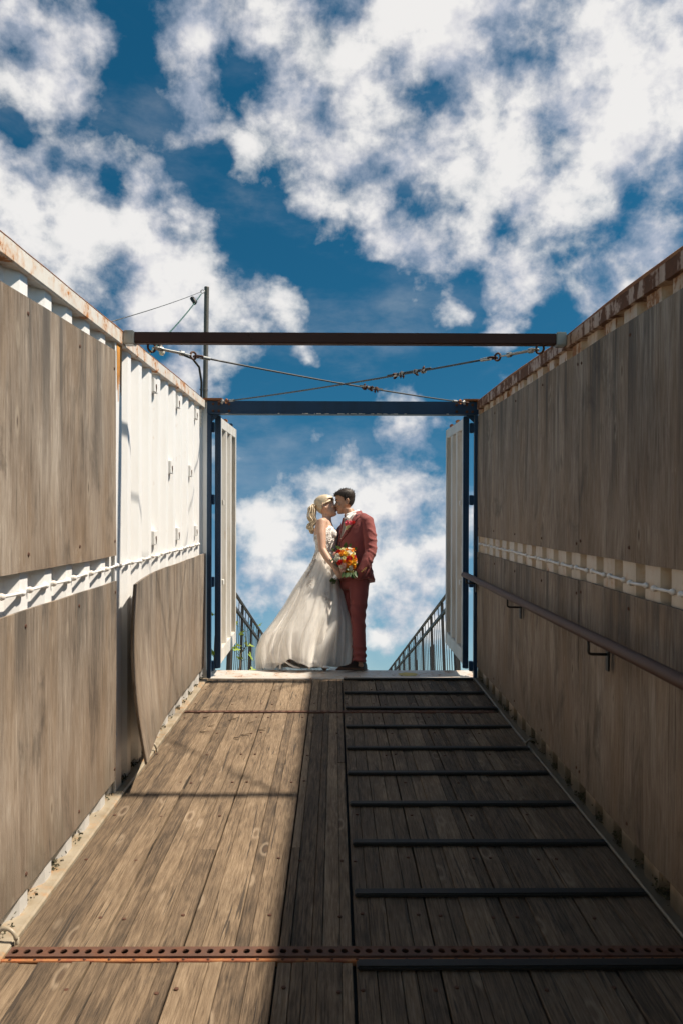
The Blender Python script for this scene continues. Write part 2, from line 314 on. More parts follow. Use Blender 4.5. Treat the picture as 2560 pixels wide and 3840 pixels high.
# ---------------------------------------------------------------- mesh helpers
class MB:
    def __init__(s): s.v = []; s.f = []
    def add(s, vs, fs):
        o = len(s.v); s.v += [tuple(p) for p in vs]; s.f += [tuple(i + o for i in f) for f in fs]; return s
    def box(s, x0, x1, y0, y1, z0, z1):
        v = [(x, y, z) for z in (z0, z1) for y in (y0, y1) for x in (x0, x1)]
        return s.add(v, [(0, 2, 3, 1), (4, 5, 7, 6), (0, 1, 5, 4), (2, 6, 7, 3), (0, 4, 6, 2), (1, 3, 7, 5)])
    def loft(s, rings, closed=True, cap=True):
        n = len(rings[0]); vs = [p for r in rings for p in r]; fs = []
        for i in range(len(rings) - 1):
            for j in range(n if closed else n - 1):
                a = i * n + j; b = i * n + (j + 1) % n; fs.append((a, b, b + n, a + n))
        if cap: fs.append(tuple(range(n - 1, -1, -1))); fs.append(tuple(range((len(rings) - 1) * n, len(rings) * n)))
        return s.add(vs, fs)
    def tube(s, pts, rad, n=10, rnd=False):
        pts = [Vector(p) for p in pts]; rad = list(rad) if hasattr(rad, '__len__') else [rad] * len(pts)
        if rnd:
            d0 = (pts[0] - pts[1]).normalized(); d1 = (pts[-1] - pts[-2]).normalized(); r0, r1 = rad[0], rad[-1]
            A = [pts[0] + d0 * r0 * k for k in (.98, .80, .45)]; B = [pts[-1] + d1 * r1 * k for k in (.45, .80, .98)]
            pts = A + pts + B; rad = [r0 * .2, r0 * .6, r0 * .89] + rad + [r1 * .89, r1 * .6, r1 * .2]
        rings = []; up = None
        for i, p in enumerate(pts):
            d = (pts[min(i + 1, len(pts) - 1)] - pts[max(i - 1, 0)]).normalized()
            if up is None: up = Vector((0, 0, 1)) if abs(d.z) < .9 else Vector((1, 0, 0))
            a = d.cross(up).normalized(); b = a.cross(d).normalized(); up = b
            rings.append([p + (a * math.cos(t) + b * math.sin(t)) * rad[i] for t in [2 * math.pi * k / n for k in range(n)]])
        return s.loft(rings)
    def ell(s, c, r, n=14, m=9, rot=None):
        rot = rot or Matrix.Identity(3); c = Vector(c); rings = []
        for i in range(m):
            ph = -math.pi / 2 + math.pi * (i + .5) / m
            rings.append([c + rot @ Vector((r[0] * math.cos(ph) * math.cos(t), r[1] * math.cos(ph) * math.sin(t), r[2] * math.sin(ph))) for t in [2 * math.pi * k / n for k in range(n)]])
        return s.loft(rings)
    def torus(s, c, R_, r, axis=(0, 1, 0), n=20, m=8, a0=0, a1=2 * math.pi, sx=1.0):
        q = Vector(axis).to_track_quat('Z', 'Y'); full = abs(a1 - a0 - 2 * math.pi) < 1e-6
        pts = [Vector(c) + q @ Vector((R_ * sx * math.cos(a0 + (a1 - a0) * k / n), R_ * math.sin(a0 + (a1 - a0) * k / n), 0)) for k in range(n + 1)]
        if not full: return s.tube(pts, r, m)
        return s.tube(pts, r, m)
    def strip(s, A, B, f=None, k=1):
        n = len(A); vs = []
        for i in range(n):
            for j in range(k + 1):
                t = j / k; vs.append(Vector(A[i]).lerp(Vector(B[i]), t))
        fs = [(i * (k + 1) + j, i * (k + 1) + j + 1, (i + 1) * (k + 1) + j + 1, (i + 1) * (k + 1) + j) for i in range(n - 1) for j in range(k)]
        return s.add(vs, fs)
    def mesh(s, name, off=None):
        m = bpy.data.meshes.new(name); vs = s.v
        if off is not None: vs = [(a - off[0], b - off[1], c - off[2]) for a, b, c in vs]
        m.from_pydata(vs, [], s.f); m.update(); return m
    def build(s, name, mat, parent=None, smooth=False, bevel=0, off=None, seg=2):
        return link(name, s.mesh(name, off), mat, parent, smooth, bevel, seg)

def link(name, me, mat, parent=None, smooth=False, bevel=0, seg=2):
    bm = bmesh.new(); bm.from_mesh(me); bmesh.ops.recalc_face_normals(bm, faces=bm.faces); 
    if bevel: bmesh.ops.bevel(bm, geom=[e for e in bm.edges if len(e.link_faces) == 2 and e.calc_face_angle(0) > .6], offset=bevel, segments=seg, affect='EDGES', clamp_overlap=True)
    bm.to_mesh(me); bm.free()
    o = bpy.data.objects.new(name, me); COL.objects.link(o)
    if not me.materials: me.materials.append(MATS[mat])
    if smooth: me.polygons.foreach_set('use_smooth', [True] * len(me.polygons))
    if smooth == 'auto': me.set_sharp_from_angle(angle=R(38))
    if parent: o.parent = parent
    return o
def tag(o, label, cat=None, group=None, kind=None):
    if label: o['label'] = label
    if cat: o['category'] = cat
    if group: o['group'] = group
    if kind: o['kind'] = kind
    return o
def empty(name, loc=(0, 0, 0), rot=(0, 0, 0)):
    o = bpy.data.objects.new(name, None); COL.objects.link(o); o.location = loc; o.rotation_euler = rot; o.empty_display_size = .1; return o
def inst(src, parent=None, loc=None, rot=None, scale=None):
    o = src.copy(); COL.objects.link(o); o.parent = parent if parent is not None else src.parent
    if loc is not None: o.location = loc
    if rot is not None: o.rotation_euler = rot
    if scale is not None: o.scale = scale
    return o
def solidify(name, mb, mat, parent, thick, smooth=True, off=None, offset=0):
    me = mb.mesh(name, off); bm = bmesh.new(); bm.from_mesh(me); bmesh.ops.recalc_face_normals(bm, faces=bm.faces)
    bmesh.ops.solidify(bm, geom=bm.faces[:], thickness=thick); bm.to_mesh(me); bm.free()
    return link(name, me, mat, parent, smooth)
def remesh(name, mb, mat, parent, voxel, smooth=4, off=None, disp=None):
    me = mb.mesh(name, off); tmp = bpy.data.objects.new('tmp', me)
    bm = bmesh.new(); bm.from_mesh(me); bmesh.ops.recalc_face_normals(bm, faces=bm.faces); bm.to_mesh(me); bm.free()
    md = tmp.modifiers.new('r', 'REMESH'); md.mode = 'VOXEL'; md.voxel_size = voxel
    if smooth: sm = tmp.modifiers.new('s', 'SMOOTH'); sm.factor = .5; sm.iterations = smooth
    work = bpy.data.scenes.new('work'); work.collection.objects.link(tmp); vl = work.view_layers[0]; vl.update()
    e = tmp.evaluated_get(vl.depsgraph); m2 = bpy.data.meshes.new_from_object(e)
    bpy.data.objects.remove(tmp); bpy.data.scenes.remove(work); m2.name = name; m2.materials.clear()
    if disp:
        nrm = [x.normal.copy() for x in m2.vertices]
        for vert, nn in zip(m2.vertices, nrm): vert.co += nn * disp(vert.co)
    return link(name, m2, mat, parent, True)

# ---------------------------------------------------------------- ground, landing
def ground_h(y):
    return max(-1.0, min(LAND - .14, math.tan(SLOPE) * y - .62))
ys = [-3000, -400, -60, -10, -4, -2, 0, 2, 4, 6, 7, 8, 9, 9.6, 10, 11, 14, 20, 40, 120, 600, 3000]
xs = [-3000, -500, -100, -30, -12, -6, -3, 0, 3, 6, 12, 30, 100, 500, 3000]
mb = MB(); mb.add([(x, y, ground_h(y)) for y in ys for x in xs],
                  [(j * len(xs) + i, j * len(xs) + i + 1, (j + 1) * len(xs) + i + 1, (j + 1) * len(xs) + i) for j in range(len(ys) - 1) for i in range(len(xs) - 1)])
tag(mb.build('ground', 'soil_grass', smooth=True), None, kind='structure')
mb = MB(); mb.box(-1.32, 1.48, 7.105, 60, LAND - .30, LAND)
tag(mb.build('landing_path', 'concrete', bevel=.008), None, kind='structure')

# ---------------------------------------------------------------- the container
# container frame: x across, y along the floor, z square to the floor; child meshes are written in it
BOX = empty('shipping_container', (0, 0, 0), (SLOPE, 0, 0))
tag(BOX, 'roofless white shipping container used as a sloping plank walkway, walls clad in plywood', 'container')
V0, V1 = -2.0, 7.03
UL, UR = -1.16, 1.275            # inner crests of the two walls
PITCH, DEP = .255, .042
def corr_profile(y0, y1, phase, steps):
    """list of (y, depth 0=crest 1=valley)"""
    pts = []; y = y0 + phase
    pts.append((y0, 0))
    while y < y1 - PITCH:
        for a, d in steps: pts.append((y + a, d))
        y += PITCH
    pts.append((y1, 0)); return pts
def wall(side, mat):
    s = -1 if side == 'l' else 1; u = UL if s < 0 else UR
    phase = .10 if s < 0 else .055
    prof = corr_profile(V0, V1, phase, ((.0, 0), (.075, 0), (.130, 1), (.200, 1)) if s < 0 else ((-.045, 0), (.105, 0), (.130, 1), (.186, 1))); mb = MB(); vs = []; fs = []
    hs_ = [-.03, .10, .8, 1.6, 2.40]
    for (y, d) in prof:
        for h in hs_:
            for th in (0, .004):
                vs.append((u + s * (d * (.036 if s < 0 else DEP) + th), y, h))
    nh = len(hs_)
    for i in range(len(prof) - 1):
        for k in range(nh - 1):
            a = i * nh * 2 + k * 2; b = a + nh * 2
            fs += [(a, a + 2, b + 2, b), (a + 1, b + 1, b + 3, a + 3)]
    mb.add(vs, fs); return mb.build('side_wall', mat, BOX), phase, s, u
wl, phl, _, _ = wall('l', 'white_wall'); wr, phr, _, _ = wall('r', 'rusty_wall')
tag(wl, 'white corrugated side wall in full sun'); tag(wr, 'rust-stained corrugated side wall in shade')

def rail(s, u0, u1, z0, z1, name, mat, wob, seed):
    n = 60; rings = []
    for i in range(n + 1):
        y = V0 + (V1 - V0) * i / n
        dz = wob * mnoise.noise((y * .8, seed, 0)) + .3 * wob * mnoise.noise((y * 3.7, seed, 4)); du = wob * .6 * mnoise.noise((y * .7, seed, 9))
        c = .006
        rings.append([(u0 + du, y, z0), (u1 + du - c, y, z0 + dz * .4), (u1 + du, y, z0 + c + dz * .4), (u1 + du, y, z1 - c + dz), (u1 + du - c, y, z1 + dz), (u0 + du + c, y, z1 + dz), (u0 + du, y, z1 - c + dz)])
    mb = MB(); mb.loft(rings); return mb.build(name, mat, BOX)
rail(-1, -1.225, -1.140, 2.385, 2.462, 'top_rail', 'white_rail', .012, 3.3)
rail(1, 1.250, 1.340, 2.385, 2.462, 'top_rail', 'rusty_rail', .016, 8.1)
# a thin rusted flange stands up along the inner edge of each top rail
rail(-1, -1.160, -1.1385, 2.452, 2.4655, 'rail_flange', 'rust_edge', .012, 3.3)
rail(1, 1.2485, 1.262, 2.452, 2.467, 'rail_flange', 'rust_edge', .016, 8.1)
rail(-1, -1.21, -1.112, -.10, .010, 'bottom_rail', 'white_lip', .006, 5.)
rail(1, 1.228, 1.325, -.10, .010, 'bottom_rail', 'rusty_wall', .006, 6.)

# lashing rods across every corrugation, with a knob welded at each crest
def rods(wall_o, s, u, phase):
    mb = MB(); mb.tube([(0, -.016, 0), (0, .070, 0), (0, .156, 0)], [.0065, .0065, .0065], 8)
    mb.ell((0, -.018, 0), (.014, .017, .013), 10, 6); mb.ell((0, .156, 0), (.014, .017, .013), 10, 6)
    first = mb.build('lashing_rod', 'white_fitting', wall_o, smooth=True); y = V0 + phase; k = 0
    while y < V1 - PITCH - .02:
        if y > 1.2:
            loc = (u - s * .006, y + .10, 1.203 + .004 * mnoise.noise((y, s, 0))); rot = (R(random.uniform(-2, 2)), 0, R(random.uniform(-1.5, 1.5)))
            if k == 0: first.location = loc; first.rotation_euler = rot
            else: inst(first, wall_o, loc, rot)
            k += 1
        y += PITCH
rods(wl, -1, UL, phl); rods(wr, 1, UR, phr)

# welded lashing brackets on the bare part of the sunlit wall
mb = MB(); mb.box(-.002, .050, -.058, .058, -.045, .045); b0 = None
for (y, z_) in [(5.10, 2.30), (5.84, 2.296), (6.63, 2.297), (5.56, 1.80), (6.32, 1.807), (5.05, 1.32), (5.81, 1.32), (6.57, 1.32)]:
    yv = V0 + phl + PITCH * round((y - .17 - V0 - phl) / PITCH) + .17
    if b0 is None: o = b0 = mb.build('lashing_bracket', 'white_fitting', wl, bevel=.004)
    else: o = inst(b0, wl)
    o.location = (UL - DEP, yv, z_)
    h = MB(); h.tube([(UL - DEP + .0495, yv, z_), (UL - DEP + .0535, yv, z_)], .011, 10); h.tube([(UL - DEP + .051, yv, z_ - .008), (UL - DEP + .0512, yv + .003, z_ - .040)], [.006, .002], 6)
    h.build('bracket_hole', 'nail_rust', wl)
# the rust run below the end of the crossbar
mb = MB(); 
for k in range(5):
    x = UL + .0085; y = 4.225 + k * .020; L = .20 + .12 * random.random()
    mb.add([(x, y, 2.385), (x, y + .021, 2.385), (x, y + .014, 2.385 - L), (x, y + .008, 2.385 - L)], [(0, 1, 2, 3)])
mb.build('rust_run', 'orange_stain', wl)
mb = MB(); mb.box(UL - .002, UL + .006, 4.20, 4.33, -.02, 2.384); mb.build('wall_stiffener', 'white_wall', wl)

# plywood sheets
def sheet(u, y0, y1, z0a, z0b, z1a, z1b, wall_o, bow=None, label=None, seed=0, droop=0):
    ny, nz = 26, 18; s = 1 if u < 0 else -1; th = .012; mb = MB(); vs = []; fs = []
    for side in (0, 1):
        for i in range(ny + 1):
            for j in range(nz + 1):
                a, b = i / ny, j / nz
                y = y0 + (y1 - y0) * a; zlo = z0a + (z0b - z0a) * a - droop * max(0, 1 - a * 5) ** 2; zhi = z1a + (z1b - z1a) * a
                zz = zlo + (zhi - zlo) * b + (.004 * mnoise.noise((y * 3, seed, b * 2)) if j in (0, nz) else 0)
                du = .006 * mnoise.noise((y * 1.1, zz * 1.1, seed)) + .003
                if bow: du += bow(a, b)
                vs.append((u + s * (du + th * side), y, zz))
    n = (ny + 1) * (nz + 1)
    for i in range(ny):
        for j in range(nz):
            a = i * (nz + 1) + j; fs += [(a, a + 1, a + nz + 2, a + nz + 1), (a + n, a + n + nz + 1, a + n + nz + 2, a + n + 1)]
    for i in range(ny):
        for j in (0, nz):
            a = i * (nz + 1) + j; b = a + nz + 1; fs.append((a, b, b + n, a + n))
    for j in range(nz):
        for i in (0, ny):
            a = i * (nz + 1) + j; b = a + 1; fs.append((a, b, b + n, a + n))
    mb.add(vs, fs); o = mb.build('plywood_sheet', 'plywood', wall_o, smooth='auto')
    if label: o['label'] = label
    sc = MB(); sc.tube([(0, 0, 0), (0.004 * s, 0, 0)], [.009, .006], 8)
    if bow is None:
        s0 = None
        for yy in (y0 + .03, (y0 + y1) / 2, y0 + (y1 - y0) * .25, y0 + (y1 - y0) * .75, y1 - .03):
            for zz in ((z0a + .05), (z1a + z1b) / 2 - .06):
                loc = (u + s * (.006 * mnoise.noise((yy * 1.1, zz * 1.1, seed)) + .003 + th), yy, zz)
                if s0 is None: s0 = sc.build('screw', 'nail_rust', o); s0.location = loc
                else: inst(s0, o, loc)
    return o
SL, SR = UL + .001, UR - .001
sheet(SL, 1.78, 4.19, 1.29, 1.263, 2.262, 2.335, wl, label='grey weathered sheet high on the sunlit wall', seed=1.5)
sheet(SL, -.70, 1.775, 1.29, 1.28, 2.27, 2.265, wl, seed=2.5)
sheet(SL, 1.75, 4.19, .10, .085, 1.140, 1.128, wl, label='grey weathered sheet low on the sunlit wall', seed=3.5)
sheet(SL, -.70, 1.745, .10, .10, 1.14, 1.14, wl, seed=4.5)
def buckle(a, b): return .006 + (.080 + .060 * (1 - b) ** 2.2 - .02 * math.sin(math.pi * b)) * max(0, 1 - a / (.34 + .22 * (1 - b))) ** 1.7 + .010 * math.sin(a * 5) * (1 - b)
sheet(SL + .003, 4.235, 7.025, .150, .105, 1.105, 1.112, wl, bow=buckle, label='buckled sheet whose near edge bows off the wall', seed=5.5)
sheet(SR, 1.30, 4.10, 1.30, 1.285, 2.318, 2.322, wr, seed=6.5); sheet(SR, 4.106, 7.02, 1.284, 1.266, 2.322, 2.330, wr, seed=7.5)
sheet(SR, 1.30, 4.10, .115, .115, 1.150, 1.146, wr, seed=8.5); sheet(SR, 4.106, 7.02, .115, .115, 1.145, 1.126, wr, seed=9.5)
sheet(SR, -1.4, 1.295, .115, .115, 1.15, 1.15, wr, seed=10.5); sheet(SR, -1.4, 1.295, 1.30, 1.30, 2.318, 2.318, wr, seed=11.5)

# floor
mb = MB(); mb.box(-1.115, 1.23, V0, V1, -.14, -.032); FLOOR = mb.build('floor', 'subfloor', BOX)
major = [-1.110, -.81, -.52, -.19, .066, .35, .64, .93, 1.226]
sections = [(.55, 2.662), (2.742, 5.878), (5.938, 7.028)]
rr = random.Random(11)
for si, (a, b) in enumerate(sections):
    for mi in range(len(major) - 1):
        u0, u1 = major[mi] + .0035, major[mi + 1] - .0035
        if mi == 4: u0 += .005
        n = 4 if mi % 3 else 5
        cuts = [u0] + sorted(u0 + (u1 - u0) * (k + rr.uniform(-.32, .32)) / n for k in range(1, n)) + [u1]
        for k in range(n):
            c0, c1 = cuts[k] + (0 if k == 0 else rr.uniform(.0003, .0016)), cuts[k + 1] - (0 if k == n - 1 else rr.uniform(.0003, .0016))
            ends = [a + rr.uniform(0, .006)]
            if b - a > 1.5 and rr.random() < .16: ends.append(rr.uniform(a + .5, b - .5))
            elif rr.random() < .06: ends.append(rr.uniform(a + .3, b - .3))
            ends.append(b - rr.uniform(0, .006))
            for q in range(len(ends) - 1):
                z = rr.uniform(-.0055, 0); tl_ = rr.uniform(-.0025, .0025)
                y0, y1 = ends[q] + .0006, ends[q + 1] - .0006; e = .0016
                top = [(c0 + e, y0 + e, z), (c1 - e, y0 + e, z + tl_), (c1 - e, y1 - e, z + tl_), (c0 + e, y1 - e, z)]
                mid = [(c0, y0, z - e * 1.3), (c1, y0, z + tl_ - e * 1.3), (c1, y1, z + tl_ - e * 1.3), (c0, y1, z - e * 1.3)]
                bot = [(x, y, -.03) for x, y, _ in mid]
                mb = MB(); mb.loft([bot, mid, top]); mb.build('floor_plank', 'deck_wood' if mi < 4 else 'deck_wood_dark', FLOOR)
# nails in rows where the joists run
mb = MB(); mb.tube([(0, 0, -.002), (0, 0, .0012), (0, 0, .002)], [.0075, .0075, .004], 8); n0 = None
for y in (2.50, 2.95, 3.43, 3.92, 4.40, 4.88, 5.36, 5.75, 6.15, 6.62):
    for u0, u1 in zip(major[:-1], major[1:]):
        for uu in (u0 + .035, u1 - .04):
            if rr.random() < .62:
                loc = (uu + rr.uniform(-.012, .012), y + rr.uniform(-.02, .02), 0)
                if n0 is None: n0 = mb.build('nail', 'nail_rust', FLOOR); n0.location = loc
                else: inst(n0, FLOOR, loc)
# curled splinters lifted from the boards
for k in range(9):
    u_ = rr.uniform(-1.0, -.3); y_ = rr.choice([rr.uniform(5.2, 5.8), rr.uniform(4.9, 6.7)])
    mb = MB(); L = rr.uniform(.03, .08); wd_ = rr.uniform(.006, .014); a = rr.uniform(-.6, .6)
    P = [(u_ + L * t * math.cos(a), y_ + L * t * math.sin(a), .001 + .012 * t * t) for t in (0, .3, .6, 1)]; Q = [(x - wd_ * math.sin(a), y + wd_, z_ + .002) for x, y, z_ in P]
    mb.strip(P, Q); solidify('splinter', mb, 'deck_wood', FLOOR, .003)
# anti-slip cleats
c0 = None
for y in (7.0, 6.48, 5.985, 5.48, 4.99, 4.52, 4.05, 3.58, 3.11, 2.62, 2.14, 1.66):
    if c0 is None:
        mb = MB(); mb.box(.080, 1.222, -.024, .024, .001, .017); c0 = o = mb.build('cleat', 'rubber', FLOOR, bevel=.005)
    else: o = inst(c0, FLOOR)
    o.location = (rr.uniform(-.006, .004), y, 0); o.rotation_euler = (0, 0, R(rr.uniform(-.25, .25)))
# perforated rusty joint bars
def perf_bar(y0, wid, step, hw, hh, flange):
    mb = MB(); n = int((1.222 + 1.105) / step); x = -1.105; z = .004
    for i in range(n):
        cx_, cy_ = x + step * (i + .5), y0
        o8 = [(cx_ + step / 2 * a, cy_ + wid / 2 * b) for a, b in ((1, 0), (1, 1), (0, 1), (-1, 1), (-1, 0), (-1, -1), (0, -1), (1, -1))]
        i8 = [(cx_ + hw * math.cos(k * math.pi / 4), cy_ + hh * math.sin(k * math.pi / 4)) for k in range(8)]
        vs = [(a, b, z) for a, b in o8] + [(a, b, z) for a, b in i8] + [(a, b, z - .006) for a, b in i8]
        mb.add(vs, [(k, (k + 1) % 8, 8 + (k + 1) % 8, 8 + k) for k in range(8)] + [(8 + k, 8 + (k + 1) % 8, 16 + (k + 1) % 8, 16 + k) for k in range(8)])
    xe = x + n * step
    for s_ in (-1, 1):
        ya = y0 + s_ * wid / 2; mb.add([(x, ya, z), (xe, ya, z), (xe, ya + s_ * .003, z - .030), (x, ya + s_ * .003, z - .030)], [(0, 1, 2, 3)])
    o = mb.build('joint_bar', 'bar_rust', FLOOR)
    if flange:
        m2 = MB(); m2.box(x - .01, xe, y0 - wid / 2 - .022, y0 - wid / 2 - .004, -.02, -.001); m2.build('flange', 'cast_rust', o, bevel=.002)
        r = MB(); r.tube([(0, 0, -.002), (0, 0, .0035)], [.006, .004], 8); r0 = None
        for i in range(0, n, 2):
            loc = (x + step * (i + .5), y0 - wid / 2 - .013, -.001)
            if r0 is None: r0 = r.build('rivet', 'nail_rust', o); r0.location = loc
            else: inst(r0, o, loc)
    return o
perf_bar(2.712, .058, .0415, .0125, .0145, True); perf_bar(5.908, .044, .052, .017, .008, False)

# lashing rings at the foot of the walls
for (u, y, sc_, mt) in ((-1.135, 2.77, 1, 'white_lip'), (-1.135, 4.95, 1, 'white_lip'), (1.25, 5.02, 1, 'rusty_wall')):
    mb = MB(); mb.torus((u, y, .018), .036, .0075, (.25, 1, .1), 16, 8, 0.0, math.pi); mb.tube([(u + .036, y, .02), (u + .036, y, -.02)], .0075, 8); mb.tube([(u - .036, y, .02), (u - .036, y, -.02)], .0075, 8)
    mb.build('lashing_ring', mt, BOX, smooth=True)
# moss and leaf litter caught in the corrugations
mb = MB(); mr = random.Random(5)
for s, u, ph in ((-1, UL, phl), (1, UR, phr)):
    y = V0 + ph
    while y < V1 - PITCH:
        if y > 1.4:
            am = mr.choice((.05, .3, .6, 1.0, 1.5)); cy_ = mr.uniform(.12, .22)
            for k in range(int((110 if s < 0 else 130) * am)):
                c = Vector((u + s * mr.uniform(-.012, .042), y + mr.gauss(cy_, .035), .008 + abs(mr.gauss(0, .010 if s < 0 else .020))))
                if mr.random() < .35 and s < 0: continue
                d1 = Vector((mr.gauss(0, 1), mr.gauss(0, 1), mr.gauss(.4, 1))).normalized() * mr.uniform(.004, .010); d2 = Vector((mr.gauss(0, 1), mr.gauss(0, 1), mr.gauss(0, 1))).normalized() * mr.uniform(.003, .008)
                mb.add([c - d1, c + d2, c + d1, c - d2], [(0, 1, 2, 3)])
        y += PITCH
o = mb.build('moss', 'moss', BOX); o['kind'] = 'stuff'

# threshold plate, painted spot
mb = MB(); n = 48; rings = []
for i in range(n + 1):
    x = -1.122 + (2.384) * i / n; dz = .0018 * mnoise.noise((x * 4, 1, 2)); 
    rings.append([(x, 7.032, -.10), (x, 7.032, .004 + dz), (x, 7.046, .012 + dz), (x, 7.060, .006 + dz), (x, 7.22, .004 - dz), (x, 7.398, .003), (x, 7.402, -.10)])
mb.loft(rings); SILL = mb.build('threshold_plate', 'sill_paint', BOX)
mb = MB(); mb.add([(.665 + .088 * math.cos(a) * (1 + .06 * math.sin(5 * a)), 7.20 + .075 * math.sin(a) * (1 + .08 * math.cos(7 * a)), .0085) for a in [2 * math.pi * k / 36 for k in range(36)]], [tuple(range(36))])
mb.build('painted_spot', 'yellow_paint', SILL)
for k in range(80):                                        # scratches down to rusty steel
    x = rr.uniform(-1.05, 1.22) if k % 2 else rr.uniform(.1, 1.2); y = rr.uniform(7.08, 7.33); L = rr.uniform(.02, .09); a = rr.uniform(.3, 2.8); wd_ = rr.uniform(.0015, .005)
    mb = MB(); P = [(x + L * t * math.cos(a), y + L * t * math.sin(a) * .8 + .01 * math.sin(t * 4), .0082) for t in (0, .33, .66, 1)]; Q = [(p[0] + wd_, p[1] + wd_ * .3, p[2]) for p in P]
    if max(p[1] for p in P + Q) < 7.385: mb.strip(P, Q).build('scratch', 'nail_rust', SILL)

# end frame
for a, b, mt in ((-1.205, -1.1255, 'white_wall'), (1.266, 1.322, 'rusty_wall')):   # flat plate that closes each wall against its corner post
    mb = MB(); mb.box(a, b, 7.033, 7.040, -.05, 2.384); mb.build('wall_end_plate', mt, BOX)
for (a, b) in ((-1.124, -1.089), (1.231, 1.264)):
    mb = MB(); mb.box(a, b, 7.034, 7.085, -.05, 2.336); mb.build('corner_post', 'blue_paint', BOX, bevel=.004)
mb = MB(); mb.box(-1.125, 1.265, 7.030, 7.130, 2.338, 2.455); HB = mb.build('header_beam', 'blue_paint', BOX, bevel=.005)
mb = MB(); mb.box(-1.085, 1.225, 7.006, 7.029, 2.338, 2.346); mb.build('header_lip', 'blue_paint', HB)
mb = MB(); cr = random.Random(3)
for k in range(34):
    x = cr.gauss(.15, .22) if k < 26 else cr.uniform(-1, 1.1); L = cr.uniform(.006, .04)
    mb.add([(x, 7.0045, 2.3385), (x + L, 7.0045, 2.3385), (x + L * .9, 7.0045, 2.3385 + cr.uniform(.003, .0075)), (x + L * .1, 7.0045, 2.3385 + cr.uniform(.002, .007))], [(0, 1, 2, 3)])
mb.build('chipped_paint', 'door_paint', HB)
for (a, b) in ((-1.165, -.985), (1.125, 1.30)):
    mb = MB(); mb.box(a, b, 7.0, 7.15, 2.457, 2.476); mb.build('corner_casting', 'cast_rust', BOX, bevel=.005)
mb = MB(); mb.box(UL + .001, UL + .008, 6.86, 6.905, 2.21, 2.395); pb = mb.build('perforated_strap', 'galvanised', BOX)
for k in range(5):
    h = MB(); h.tube([(UL + .0075, 6.882, 2.235 + k * .033), (UL + .0095, 6.882, 2.235 + k * .033)], .008, 10); h.build('strap_hole', 'black_plastic', pb)

bolt = MB(); bolt.tube([(0, 0, 0), (0, -.006, 0)], .012, 12); bolt.tube([(0, -.006, 0), (0, -.016, 0)], .0095, 6); bt0 = None
for x in (-1.07, -1.02, -.93, 1.07, 1.16, 1.21):
    for z_ in (2.365, 2.425):
        loc = (x, 7.0295, z_)
        if bt0 is None: bt0 = bolt.build('bolt', 'bar_rust', HB); bt0.location = loc
        else: inst(bt0, HB, loc)
for x0, s_ in ((-1.086, 1), (1.228, -1)):                   # welded gussets in the upper corners
    m_ = MB(); m_.loft([[(x0, 7.05, 2.337), (x0 + s_ * .07, 7.05, 2.337), (x0, 7.05, 2.27)], [(x0, 7.058, 2.337), (x0 + s_ * .07, 7.058, 2.337), (x0, 7.058, 2.27)]]); m_.build('gusset', 'blue_paint', HB)
# crossbar between the top rails
mb = MB(); mb.box(-1.085, 1.198, 4.30, 4.362, 2.402, 2.462); cb = mb.build('crossbar', 'dark_rust', BOX, bevel=.006)
for a, b in ((-1.138, -1.080), (1.194, 1.248)):
    mb = MB(); mb.box(a, b, 4.292, 4.370, 2.395, 2.469); mb.build('end_bracket', 'galvanised', cb, bevel=.005)

